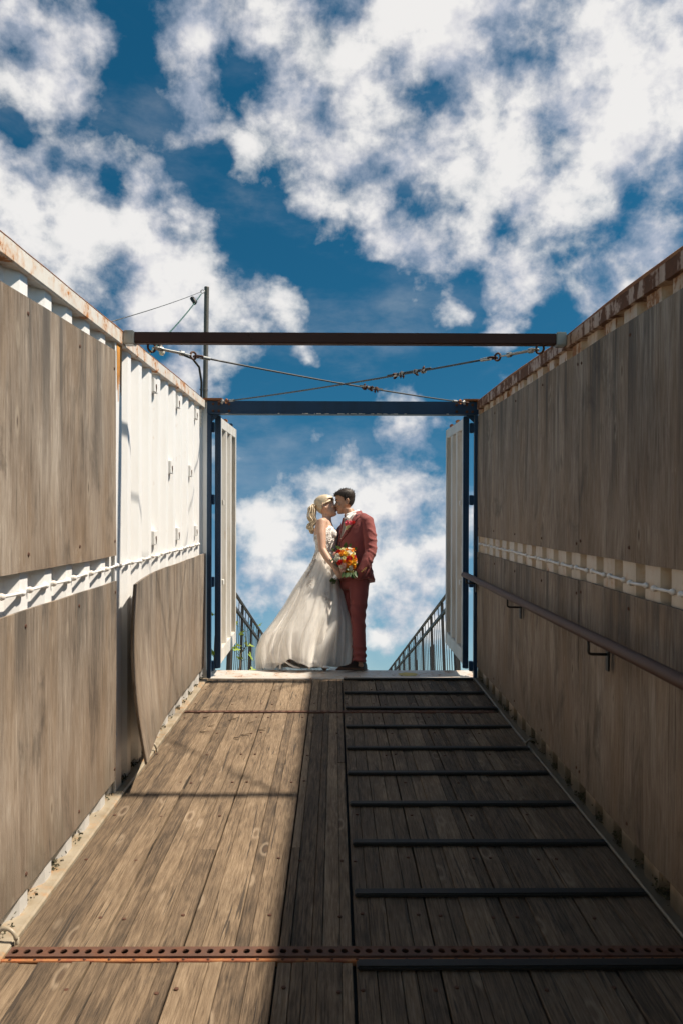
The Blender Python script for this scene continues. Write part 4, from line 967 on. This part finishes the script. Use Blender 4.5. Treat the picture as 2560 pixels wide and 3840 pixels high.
lp = patch('lapel', [(1150, 462), (1100, 530), (1050, 620), (1010, 690), (972, 748)], [(1192, 474), (1150, 545), (1110, 590), (1050, 680), (976, 760)], 'suit_cloth', jk, .016, .006)
patch('lapel_notch', [(1120, 520), (1140, 512)], [(1128, 532), (1166, 508)], 'suit_lining', jk, .0205, .001, 4, 2)
patch('lapel', [(1016, 500), (998, 560), (984, 640), (968, 735)], [(1000, 505), (976, 570), (966, 650), (962, 735)], 'suit_cloth', jk, .014, .006)
patch('jacket_edge', [(972, 750), (968, 830), (976, 960), (1000, 1128)], [(980, 752), (976, 832), (984, 962), (1008, 1128)], 'suit_lining', jk, .006, .002)
# collar stands round the neck
mb = MB()
def arc(q, d, h, a, b, t0, t1, n=16):
    c = F(q, d, h); return [c + Vector((ax[0], ax[1], 0)) * a * math.cos(R(t0 + (t1 - t0) * k / n)) + Vector((fw[0], fw[1], 0)) * b * math.sin(R(t0 + (t1 - t0) * k / n)) for k in range(n + 1)]
lo, hi = arc(1096, GD, 492, .080, .084, -240, 84), arc(1086, GD, 452, .072, .076, -240, 84)
for p in lo + hi: p.z -= .034 * ((p.x - F(1092, 0, 470).x) * fw[0] + (p.y - Y0 - GD) * fw[1]) / .078 - .004
mb.strip(lo, hi, k=2); solidify('collar', mb, 'shirt_cloth', sh, .005, off=go)
m_ = MB(); m_.add([F(1040, GD - .108, 514), F(1080, GD - .124, 494), F(1128, GD - .124, 480), F(1058, GD - .150, 552), F(1036, GD - .135, 532)], [(0, 1, 2, 3, 4)]); solidify('collar_point', m_, 'shirt_cloth', sh, .004, off=go, smooth=False)
mb = MB(); lo, hi = arc(1108, GD, 500, .094, .094, -235, 40), arc(1102, GD, 458, .082, .084, -235, 40)
for p in lo + hi: p.z -= .030 * ((p.x - F(1105, 0, 470).x) * fw[0] + (p.y - Y0 - GD) * fw[1]) / .088 - .002
mb.strip(lo, hi, k=2); solidify('jacket_collar', mb, 'suit_cloth', jk, .007, off=go)
m_ = MB(); p = jsurf(966, 818, .012); m_.tube([p, p + Vector((-.004, -.006, 0))], [.010, .009], 12); m_.build('button', 'brass', jk, off=go)
for k in range(4):
    p = F(1178 + 13 * k, GD - .293 + .004 * k, 1090 - 12 * k); m_ = MB(); m_.tube([p, p + Vector((.002, -.006, 0))], [.0075, .006], 10); m_.build('cuff_button', 'brass', jk, off=go)
mb = MB()
mb.loft(rings2d([(1116, GD, 1040, .172, .120), (1118, GD, 1120, .190, .128), (1116, GD, 1180, .176, .120), (1112, GD, 1215, .120, .10)], ax, fw, 30))
for H, K, A_ in ((NH, NK, NA), (FH, FK, FA)):
    mid = tuple((a + b) / 2 for a, b in zip(H, K)); mid2 = tuple((a + b) / 2 for a, b in zip(K, A_))
    mb.tube(FP([H, mid, K, mid2, (A_[0], A_[1], 1860), (A_[0] + 2, A_[1], 1922)]), [.098, .086, .068, .063, .060, .061], 20)
def tw(co):
    f = wrinkle(10, .004)(co)
    if co.z < .22: f += .006 * math.sin(co.z * 95 + co.x * 14 + 2 * mnoise.noise(co * 8))
    if .40 < co.z < .62: f += .004 * math.sin(co.z * 60 + co.x * 30)
    return f
remesh('trousers', mb, 'suit_cloth', GROOM, .008, 4, go, tw)
for A_ in (NA, FA):
    sh_ = empty('shoe'); sh_.parent = GROOM; x0, d0 = A_[0], A_[1]
    def row(t_): # heel 0 to toe 1
        return (x0 + 62 - 262 * t_, d0 + .035 - .15 * t_)
    prof = [(0, .026, 1935), (.06, .038, 1905), (.2, .042, 1898), (.36, .042, 1905), (.5, .044, 1938), (.66, .046, 1962), (.82, .044, 1970), (.94, .034, 1978), (1.0, .016, 1984)]
    rg = []
    for t_, hw, top_ in prof:
        q, d = row(t_); c = F(q, d, 1990); tp = F(q, d, top_); s_ = Vector((.50, .86, 0)); hgt = tp.z - c.z
        rg.append([c + s_ * hw * x + Vector((0, 0, hgt * y)) for x, y in ((-1, 0), (-1.02, .35), (-.85, .75), (-.4, .98), (0, 1), (.4, .98), (.85, .75), (1.02, .35), (1, 0))])
    m_ = MB(); m_.loft(rg); m_.build('upper', 'shoe_leather', sh_, smooth='auto', off=go)
    rg = []
    for t_, hw, top_ in prof:
        q, d = row(t_); c = F(q, d, 1991); s_ = Vector((.50, .86, 0)); z0_ = LAND + .0015
        rg.append([Vector((c.x, c.y, 0)) + s_ * (hw + .005) * x + Vector((0, 0, zz)) for x, zz in ((-1, z0_), (-1, c.z + .004), (1, c.z + .004), (1, z0_))])
    m_ = MB(); m_.loft(rg); m_.build('sole', 'shoe_sole', sh_, off=go)
    m_ = MB()
    for k in range(4):
        q, d = row(.40 + .07 * k); h_ = 1922 + 11 * k; m_.tube([F(q, d - .034, h_ + 10), F(q - 4, d, h_ - 8), F(q, d + .034, h_ + 10)], .0035, 6)
    m_.build('laces', 'suit_lining', sh_, smooth=True, off=go)
def cap(h_, mask, grow, name, mat, par, off, thick=.006):
    m_ = MB(); n = 56; rows = []
    zs = [.03 + .2045 * k / 34 for k in range(35)] + [.2345, .2365]
    def irow(z_):
        for a, b in zip(HEAD[:-1], HEAD[1:]):
            if a[0] <= z_ <= b[0]: t_ = (z_ - a[0]) / (b[0] - a[0]); return tuple(x + (y - x) * t_ for x, y in zip(a, b))
        return HEAD[-1] if z_ > .2 else HEAD[0]
    vs, keep, fs = [], [], []
    for z_ in zs:
        r_ = irow(min(z_, .2345)); c = (r_[1] + r_[2]) / 2
        for k in range(n):
            th = 2 * math.pi * k / n; sy = math.sin(th); lx = c + (r_[2] - r_[1]) / 2 * math.cos(th); ly = r_[3] * math.copysign(abs(sy) ** .9, sy)
            g = grow(lx, ly, z_); nx = Vector((math.cos(th), math.sin(th), max(0, (z_ - .15) * 11))).normalized() * g
            vs.append(h_.P(lx + nx.x, ly + nx.y, z_ + nx.z)); keep.append(mask(lx, abs(ly), z_))
    nz = len(zs)
    for i in range(nz - 1):
        for k in range(n):
            q = (i * n + k, i * n + (k + 1) % n, (i + 1) * n + (k + 1) % n, (i + 1) * n + k)
            if sum(keep[x] for x in q) >= 3: fs.append(q)
    fs.append(tuple(range((nz - 1) * n, nz * n))); m_.add(vs, fs); return solidify(name, m_, mat, par, thick, off=off)
def gmask(x, y, z_):
    if x > .055: return z_ > .180
    if x > .025: return z_ > .158 + (x - .025) * .7
    if x > -.012: return z_ > .118
    return z_ > .052 + max(0, (x + .05)) * 1.2
gh_grow = lambda x, y, z_: .0015 + .017 * max(0, min(1, (z_ - .135) / .07)) + .006 * max(0, min(1, (x - .03) / .05)) * (1 if z_ > .17 else 0)
ghair = cap(gh, gmask, gh_grow, 'hair', 'hair_brown', GROOM, go)
mb = MB(); hr = random.Random(21)                          # short tufts give the crop its ragged outline
for k in range(240):
    z_ = hr.uniform(.150, .236); a = hr.uniform(0, 2 * math.pi); row_ = min(HEAD, key=lambda r_: abs(r_[0] - z_)); x = (row_[1] + row_[2]) / 2 + (row_[2] - row_[1]) / 2 * math.cos(a); y = row_[3] * math.sin(a)
    if not gmask(x, abs(y), z_): continue
    g = gh_grow(x, y, z_); p = gh.P(x + g * math.cos(a), y + g * math.sin(a), z_ + g * max(0, (z_ - .15) * 9)); d = gh.M @ Vector((.55 + .4 * math.cos(a), .4 * math.sin(a), .75 if z_ > .18 else -.1)) + Vector((hr.gauss(0, .25), hr.gauss(0, .25), hr.gauss(0, .2)))
    d.normalize(); s_ = d.cross(Vector((0, 1, .3))).normalized() * .0035; L = hr.uniform(.003, .009)
    mb.add([p - s_, p + s_, p + d * L + Vector((0, 0, .002))], [(0, 1, 2)])
o = mb.build('hair_tufts', 'hair_brown', ghair, off=go); o['kind'] = 'stuff'

# ---- bride: looks right, chin lifted
BRIDE = empty('person', F(800, .04, 2000)); tag(BRIDE, 'person with blonde ponytail in a long white tulle dress holding flowers', 'person')
bo = BRIDE.location; bf = (.95, -.30); bx_ = (-.30, -.95); BD = .0
bh = Head(F(838, BD + .004, 398), R(-3), R(13), R(-9), .98)
mb = MB(); bh.prims(mb, True)
mb.loft(rings2d([(842, BD, 445, .042, .046), (848, BD, 490, .041, .045), (846, BD, 520, .050, .050), (838, BD, 548, .085, .058)], bx_, bf, 20))
bt = [(838, BD, 520, .052, .05), (832, BD, 545, .130, .066), (828, BD, 575, .158, .080), (826, BD, 620, .150, .096), (832, BD, 690, .138, .106), (836, BD, 760, .122, .094), (828, BD, 840, .108, .084), (822, BD, 900, .118, .092), (815, BD, 980, .146, .112), (812, BD, 1060, .160, .120), (810, BD, 1140, .150, .115)]
mb.loft(rings2d(bt, bx_, bf, 28))
mb.ell(F(905, BD - .06, 672), (.042, .05, .05)); mb.ell(F(900, BD + .05, 672), (.042, .05, .05))
BS, BE, BW = (798, BD - .160, 580), (808, BD - .205, 850), (922, BD - .235, 1030)
mb.tube(FP([(822, BD - .10, 556), BS, (798, BD - .185, 700), BE, (850, BD - .215, 925), BW]), [.040, .050, .045, .037, .036, .0235], 16, True)
mb.tube(FP([(840, BD + .10, 560), (842, BD + .150, 585), (870, BD + .200, 720), (905, BD + .225, 850), (985, BD + .205, 905), (1040, BD + .185, 930)]), [.040, .046, .042, .035, .033, .024], 14, True)
hand(mb, F(1040, BD + .185, 930), (.9, -.2, .15), (-.2, -.9, 0), (0, 0, 1), .3, .9)
hand(mb, F(924, BD - .238, 1036), (.62, .05, -.72), (.10, .98, .1), (.70, 0, .68), .95, .95)
for K, A_ in (((740, BD - .08, 1430), (440, BD - .09, 1880)), ((830, BD + .08, 1450), (790, BD + .07, 1920))):
    mb.tube(FP([(812, K[1], 1120), ((812 + K[0]) / 2, K[1], 1280), K, (K[0] + (A_[0] - K[0]) * .35, A_[1], K[2] + (A_[2] - K[2]) * .35), A_, (A_[0] + 40, A_[1], A_[2] + 40)]), [.085, .070, .050, .048, .030, .026], 12, True)
bb = remesh('body', mb, 'skin_fair', BRIDE, .0055, 3, bo)
bh.face_bits(bb, bo, 'hair_blonde')
def bmask(x, y, z_):
    if x > .05: return z_ > .172
    if x > .0: return z_ > .128 + (x) * .9
    if x > -.02: return z_ > .12
    return z_ > .045 + max(0, x + .06) * 1.5
bhair = cap(bh, bmask, lambda x, y, z_: .006 + .013 * max(0, min(1, (z_ - .14) / .06)), 'hair', 'hair_blonde', BRIDE, bo)
mb = MB(); hr = random.Random(2)                           # combed-back locks over the crown, gathered at the tail
knot = F(752, BD + .01, 378)
for k in range(80):
    a = R(-86 + 172 * k / 79); 
    p0 = bh.P(.070 * math.cos(a) * .9 + .012, .080 * math.sin(a), .176 - .05 * abs(math.sin(a))); p1 = bh.P(.01, .077 * math.sin(a), .222 - .105 * abs(math.sin(a)) ** 1.5); p2 = bh.P(-.065, .058 * math.sin(a), .195 - .090 * abs(math.sin(a)))
    pts = []
    for t_ in [i / 8 for i in range(9)]:
        b_ = p0 * (1 - t_) ** 3 + p1 * 3 * t_ * (1 - t_) ** 2 + p2 * 3 * t_ * t_ * (1 - t_) + knot * t_ ** 3
        r_ = (b_ - bh.P(-.005, 0, .13)); b_ = b_ + r_.normalized() * (.014 + .004 * hr.random()) * (1 - t_ ** 3); pts.append(b_)
    mb.tube(pts, [.003] + [.0042] * 7 + [.003], 6)
mb.build('combed_locks', 'hair_blonde', bhair, smooth=True, off=bo)
mb = MB(); mb.torus(knot, .020, .006, (1, 0, .3), 16, 8); mb.build('hair_tie', 'hair_blonde', bhair, smooth=True, off=bo)
tail = [(748, 376, 18), (722, 372, 26), (702, 400, 34), (694, 440, 38), (706, 490, 38), (716, 530, 35), (700, 560, 33), (686, 595, 30), (700, 625, 22), (716, 645, 8)]
for k in range(84):
    ox, oy, ph = hr.gauss(0, .55), hr.gauss(0, .5), hr.uniform(0, 6.28); pts, rad = [], []
    n = 34
    for i in range(n):
        s_ = i / (n - 1) * (len(tail) - 1); j = min(int(s_), len(tail) - 2); f_ = s_ - j; q = [a + (b - a) * f_ for a, b in zip(tail[j], tail[j + 1])]
        wv_ = 9 * math.sin(s_ * 2.6 + ph * .22) * min(1, s_ / 3); pts.append(F(q[0] + ox * q[2] * .80 + wv_, BD + .005 + oy * q[2] * .0013 + .004 * math.cos(s_ * 2.1 + ph), q[1] + 4 * math.sin(ph + s_))); rad.append(.0052 * (1 - .75 * max(0, (i / n - .72) / .28)))
    m_ = MB(); m_.tube(pts, rad, 7); m_.build('ponytail_lock', 'hair_blonde', bhair, smooth=True, off=bo)
# bodice
bd_ = [(836, BD, 612, .120, .086), (838, BD, 640, .146, .104), (840, BD, 690, .145, .116), (842, BD, 760, .129, .104), (834, BD, 840, .114, .093), (828, BD, 900, .130, .106), (822, BD, 960, .150, .122)]
rg = rings2d(bd_, bx_, bf, 44)
for k, p in enumerate(rg[0]):                             # sweetheart neckline: low at the back, two peaks in front
    a = 2 * math.pi * k / 44; fr = math.sin(a); p.z += -.085 * max(0, -fr) ** .8 + .020 * max(0, fr) * abs(math.cos(a)) * 2
    p.x += .012 * max(0, fr)
mb = MB(); mb.loft(rg, cap=False)
mb.ell(F(908, BD - .062, 672), (.046, .053, .053)); mb.ell(F(903, BD + .052, 672), (.046, .053, .053))
bod = solidify('bodice', mb, 'lace', BRIDE, .005, off=bo)
mb = MB(); lr = random.Random(8)                           # raised lace leaves and flowers, bodice and skirt
def lace_bloom(c, nrm, s_):
    nrm = nrm.normalized(); u_ = nrm.cross(Vector((.2, .1, 1))).normalized(); v_ = nrm.cross(u_); n = 5; a0 = lr.uniform(0, 6)
    for k in range(n):
        a = a0 + 2 * math.pi * k / n; d = u_ * math.cos(a) + v_ * math.sin(a); e = u_ * math.cos(a + 1.57) + v_ * math.sin(a + 1.57)
        mb.add([c, c + d * s_ * .6 + e * s_ * .32 + nrm * s_ * .30, c + d * s_ + nrm * s_ * .22, c + d * s_ * .6 - e * s_ * .32 + nrm * s_ * .30], [(0, 1, 2, 3)])
for k in range(150):
    h = lr.uniform(628, 880); r_ = interp(bd_, h); a = lr.uniform(0, 2 * math.pi); c = F(r_[0], r_[1], h); n_ = Vector((bx_[0], bx_[1], 0)) * math.cos(a) / r_[3] + Vector((bf[0], bf[1], 0)) * math.sin(a) / r_[4]
    c = c + Vector((bx_[0], bx_[1], 0)) * r_[3] * math.cos(a) + Vector((bf[0], bf[1], 0)) * r_[4] * math.sin(a)
    lace_bloom(c + n_.normalized() * .004, n_, lr.uniform(.010, .020))
o = mb.build('lace_relief', 'lace', bod, off=bo); o['kind'] = 'stuff'
for s_ in (-1, 1):
    m_ = MB(); d = BD + s_ * .105
    m_.tube(FP([(868, d, 625), (856, d * 1.05, 580), (838, d * 1.05, 548), (800, d * 1.0, 548), (762, d * .9, 590), (745, d * .8, 640), (742, d * .7, 705)]), .0045, 6); m_.build('shoulder_strap', 'lace', bod, smooth=True, off=bo)
m_ = MB(); m_.torus(F(846, BD, 528), .058, .0016, (.35, 0, 1), 30, 5); m_.build('necklace', 'brass', BRIDE, smooth=True, off=bo)
# skirt: three nested layers hung from the waist, blown to the left
SK = [(722, 928, 850, .138), (694, 952, 925, .168), (650, 970, 1000, .192), (592, 985, 1090, .215), (520, 1002, 1205, .24), (440, 1038, 1345, .275), (335, 1078, 1500, .30), (215, 1098, 1655, .315), (168, 1100, 1775, .32), (156, 1094, 1870, .32), (160, 1085, 1992, .31)]
SKD = .035
def skirt(name, mat, shrink, hem, npl, amp, seed, thick=None, par=None, open_front=None):
    n, nt = 220, 64; vs = []; sr = random.Random(seed); ph = [sr.uniform(0, 6.28) for _ in range(8)]
    for i in range(nt + 1):
        t_ = i / nt
        for k in range(n):
            a = 2 * math.pi * k / n
            hmax = hem(a); h = 850 + (hmax - 850) * t_; r_ = None
            for A_, B_ in zip(SK[:-1], SK[1:]):
                if A_[2] <= h <= B_[2] + .01: f_ = (h - A_[2]) / (B_[2] - A_[2]); r_ = [x + (y - x) * f_ for x, y in zip(A_, B_)]; break
            if r_ is None: r_ = SK[-1]
            cq, hq, hd = (r_[0] + r_[1]) / 2, (r_[1] - r_[0]) / 2, r_[3]
            ap = a + .5 * mnoise.noise((math.cos(a) * 1.3, math.sin(a) * 1.3, t_ * .9 + seed))
            g = (h - 850) / 1150; f_ = amp * min(1, .12 + g * 1.25)
            pl = f_ * (.55 * math.sin(npl * ap + ph[0]) + .35 * math.sin(npl * 1.73 * ap + ph[1] + g) + .25 * math.sin(npl * .43 * ap + ph[2]))
            pl += .5 * f_ * mnoise.noise((math.cos(a) * 3, math.sin(a) * 3, g * 1.3 + seed * 3))
            q = cq + hq * (1 - shrink) * math.cos(a) * (1 + pl * .55); d = BD + .01 + SKD * g + hd * (1 - shrink) * math.sin(a) * (1 + pl * 1.6)
            if math.cos(a) > .2: d = BD + .01 + SKD * g + (d - BD - .01 - SKD * g) * (1 - .55 * (math.cos(a) - .2) * g)
            vs.append(F(q, d, h))
    fs = [(i * n + k, i * n + (k + 1) % n, (i + 1) * n + (k + 1) % n, (i + 1) * n + k) for i in range(nt) for k in range(n)]
    m_ = MB(); m_.add(vs, fs)
    return m_, vs, n
def hem_outer(a):      # a: 0 = right (front), 180 = train at the left, 270 = side facing the viewer
    dg = math.degrees(a) % 360; h = 1990
    if 195 < dg < 345:
        c = math.cos(a); h = 1990 - 75 * max(0, 1 - abs(c + .22) / .42) - 8 * math.sin(9 * a) - 5 * math.sin(23 * a)
    if dg < 60 or dg > 300: h = min(h, 1972)
    return h
m_, vs, n = skirt('skirt', 'satin', .10, lambda a: min(hem_outer(a) - 42 - 14 * math.sin(7 * a), 1940), 11, .075, 3.3); lin = m_.build('lining', 'satin', BRIDE, smooth=True, off=bo)
m_, vs, n = skirt('skirt', 'tulle', .045, lambda a: hem_outer(a) - 12 - 8 * math.sin(5 * a), 17, .10, 7.7); m_.build('tulle_layer', 'tulle', BRIDE, smooth=True, off=bo)
m_, vs, n = skirt('skirt', 'tulle', .0, hem_outer, 13, .115, 1.9); ov = m_.build('tulle_overlay', 'tulle', BRIDE, smooth=True, off=bo)
mb = MB()                                                 # lace sprays on the skirt front
for (c0_, h0_, h1_, cnt) in ((232, 880, 1120, 42), (250, 1130, 1240, 18), (262, 1470, 1560, 22), (292, 1260, 1370, 20), (222, 900, 1010, 22), (280, 880, 990, 20)):
    for k in range(cnt):
        h = lr.uniform(h0_, h1_); a = c0_ + lr.gauss(0, 3.2); t_ = min(63, int((h - 850) / 1140 * 64)); kk = int(a / 360 * n) % n; p = vs[t_ * n + kk]; q = vs[t_ * n + (kk + 1) % n]
        nn = (q - p).cross(Vector((0, 0, 1))).normalized(); nn = nn if nn.y < 0 else -nn; lace_bloom(p + nn * .004, nn, lr.uniform(.008, .017))
o = mb.build('lace_sprays', 'lace', ov, off=bo); o['kind'] = 'stuff'
def heel_shoe(q0, d0, lift, lab):
    s_ = empty('bridal_shoe'); s_.parent = BRIDE; rg = []
    for t_, hw, top_, bot in ((0, .020, 1880, 1915), (.12, .030, 1872, 1918), (.3, .031, 1902, 1932), (.5, .032, 1935, 1960), (.7, .038, 1958, 1982), (.88, .033, 1968, 1987), (1, .010, 1980, 1988)):
        c = F(q0 + 205 * t_, d0, bot - lift); tp = F(q0 + 205 * t_, d0, top_ - lift); hg = tp.z - c.z
        rg.append([c + Vector((0, hw * x, hg * y)) for x, y in ((-1, 0), (-1, .5), (-.6, .95), (0, 1), (.6, .95), (1, .5), (1, 0))])
    m_ = MB(); m_.loft(rg); m_.build('upper', 'white_leather', s_, smooth='auto', off=bo)
    m_ = MB(); m_.tube(FP([(q0 + 20, d0, 1905 - lift), (q0 + 16, d0, 1950 - lift), (q0 + 14, d0, 1996 - lift)]), [.019, .011, .010], 10); m_.build('heel', 'white_leather', s_, smooth='auto', off=bo)
heel_shoe(392, BD - .170, 0, ''); heel_shoe(672, BD - .190, -2, '')

# ---- bouquet in the right hand of the bride
BQ = empty('bouquet', F(930, BD - .225, 1150)); tag(BQ, 'round bouquet of orange, yellow, red and white flowers held between the couple', 'bouquet'); qo = BQ.location
H0, H1 = F(905, BD - .215, 1165), F(990, BD - .215, 1040); hx = (H1 - H0).normalized()
br = random.Random(31)
for k in range(11):
    a = 2 * math.pi * k / 11; s_ = hx.cross(Vector((0, 1, 0))).normalized() * math.cos(a) * .017 + Vector((0, 1, 0)) * math.sin(a) * .017
    m_ = MB(); m_.tube([H0 + s_ * 1.7 - hx * br.uniform(0, .02), H0.lerp(H1, .5) + s_ * .8, H1 + s_ * 1.5, H1 + hx * .06 + s_ * 3], .0042, 6); m_.build('stem', 'stem_green', BQ, smooth=True, off=qo)
m_ = MB(); m_.tube([H0.lerp(H1, .22), H0.lerp(H1, .45), H0.lerp(H1, .72)], [.0245, .022, .024], 14); m_.build('ribbon', 'satin', BQ, smooth='auto', off=qo)
BC = F(1026, BD - .245, 962)
def rose(layers, s_, opening=.5):
    m_ = MB(); pr = random.Random(layers)
    m_.ell((0, 0, .35 * s_), (.30 * s_, .30 * s_, .38 * s_), 8, 6)
    for L in range(layers):
        rad = s_ * (.35 + .65 * (L + 1) / layers); n = 4 + L; 
        for k in range(n):
            a0 = 2 * math.pi * (k + .5 * L) / n + pr.uniform(-.1, .1); w_ = 2 * math.pi / n * .68; vs = []
            for i in range(4):
                for j in range(5):
                    u_ = (j / 4 - .5) * 2; a = a0 + u_ * w_; f_ = i / 3; rr_ = rad * (.35 + .60 * f_ + .12 * f_ * f_ * opening * (L + 1)); zz = s_ * (.10 + (.85 - .45 * L / layers) * f_ - .18 * f_ * f_ * opening * (L + 1) - .12 * u_ * u_ * f_)
                    vs.append((rr_ * math.cos(a), rr_ * math.sin(a), zz))
            m_.add(vs, [(i * 5 + j, i * 5 + j + 1, i * 5 + j + 6, i * 5 + j + 5) for i in range(3) for j in range(4)])
    return m_
proto = {}
spots = [  # (q, h, colour, radius in mm) read from the face of the bouquet
 (962, 892, 'red', 25), (1010, 868, 'cream', 24), (1070, 862, 'white', 19), (1108, 858, 'orange', 17), (1030, 915, 'yellow', 29), (985, 915, 'orange', 21), (1060, 905, 'white', 28), (1090, 940, 'yellow', 26),
 (1064, 955, 'red', 29), (1112, 942, 'red', 18), (972, 998, 'red', 26), (1012, 960, 'cream', 18), (1058, 1002, 'orange', 30), (1108, 1000, 'yellow', 28), (1012, 1030, 'pink', 26), (1000, 1065, 'pink', 22), (1074, 1052, 'white', 24), (1110, 1038, 'orange', 20),
 (950, 930, 'white', 22), (940, 965, 'white', 24), (960, 965, 'white', 20), (1120, 970, 'orange', 20), (1040, 872, 'orange', 18), (1085, 880, 'orange', 18), (1000, 890, 'orange', 18), (1040, 1040, 'orange', 18), (985, 1040, 'white', 18), (920, 905, 'pink', 17), (1128, 990, 'pink', 15), (1040, 985, 'red', 17), (990, 870, 'cream', 15), (1090, 1075, 'cream', 16), (1060, 935, 'cream', 13), (1015, 990, 'orange', 18), (1105, 905, 'cream', 15)]
far = [(q + br.uniform(-20, 20), h + br.uniform(-20, 20), br.choice(['orange', 'red', 'white', 'yellow', 'cream']), r_) for q, h, _, r_ in spots[::2]]
for side, L_ in ((-1, spots), (1, far)):
    for (q, h, c, r_) in L_:
        flat = F(q, BD - .245, h); rx = ((flat.x - BC.x) / .128, (flat.z - BC.z) / .132); dome = math.sqrt(max(.02, 1 - min(1, rx[0] ** 2 + rx[1] ** 2)))
        p = Vector((flat.x, BC.y + side * dome * .085, flat.z)); n_ = Vector((rx[0] * .9, side * (dome + .25), rx[1] * .9)).normalized()
        if c not in proto: o = proto[c] = rose(3 if c in ('white', 'cream', 'pink') else 4, 1.0, .5).build('flower', 'petal_' + c, BQ, smooth=True)
        else: o = inst(proto[c], BQ)
        o.location = p - qo - n_ * r_ * .0006; s_ = r_ * .00108; o.scale = (s_, s_, s_); o.rotation_euler = n_.to_track_quat('Z', 'Y').to_euler()
m_ = MB(); m_.ell(BC, (.095, .060, .100)); m_.build('foliage_core', 'leaf_green', BQ, smooth=True, off=qo)
lf0 = None
def leaf(p, d, s_, roll):
    global lf0
    if lf0 is None:
        m_ = MB(); A_ = []; B_ = []
        for k in range(8): t_ = k / 7; wd_ = .30 * math.sin(math.pi * t_ ** .8) + .004; A_.append((-wd_, -.06 * math.sin(3 * t_) + .06 * wd_, t_)); B_.append((wd_, -.06 * math.sin(3 * t_) + .06 * wd_, t_))
        m_.strip(A_, B_, k=2); lf0 = o = m_.build('leaf', 'leaf_green', BQ, smooth=True)
    else: o = inst(lf0, BQ)
    o.location = Vector(p) - qo; o.scale = (s_, s_, s_); q_ = Vector(d).to_track_quat('Z', 'Y') @ Euler((0, 0, roll)).to_quaternion(); o.rotation_euler = q_.to_euler()
for (q, h, q2, h2, L) in ((905, 935, 872, 905, .055), (915, 955, 892, 985, .055), (930, 975, 915, 1010, .05), (985, 865, 950, 850, .062), (1020, 862, 1030, 815, .062), (980, 960, 985, 925, .05), (1045, 1020, 1050, 1070, .06), (1010, 1085, 1000, 1130, .065), (1040, 1090, 1030, 1135, .06), (1075, 1090, 1085, 1140, .06), (1100, 1085, 1115, 1145, .07), (1120, 1075, 1135, 1140, .07), (1065, 1085, 1060, 1130, .055), (1085, 1095, 1100, 1150, .06), (1050, 1090, 1045, 1125, .055), (1128, 1020, 1145, 1000, .03), (930, 890, 905, 870, .045), (1060, 850, 1075, 825, .045), (1115, 880, 1130, 850, .04)):
    a, b = F(q, BD - .30, h), F(q2, BD - .315, h2); leaf(a, b - a, L, br.uniform(-.5, .5))
# ---- flowers pinned to the lapel
BT = empty('boutonniere'); BT.parent = GROOM
for (q, h, c, r_) in ((1050, 590, 'magenta', 26), (1078, 600, 'magenta', 20), (1100, 598, 'red', 15), (1040, 606, 'orange', 15), (1048, 635, 'cream', 14), (1064, 628, 'cream', 13), (1070, 578, 'pink', 16), (1040, 650, 'cream', 11)):
    p = jsurf(q, h, .028)
    if c not in proto: o = rose(3, 1.0, .6).build('flower', 'petal_' + c, BT, smooth=True); proto[c] = o
    else: o = inst(proto[c], BT)
    s_ = r_ * .00105; o.scale = (s_, s_, s_); o.location = p - go; o.rotation_euler = Vector((-.35, -1, .25)).to_track_quat('Z', 'Y').to_euler()
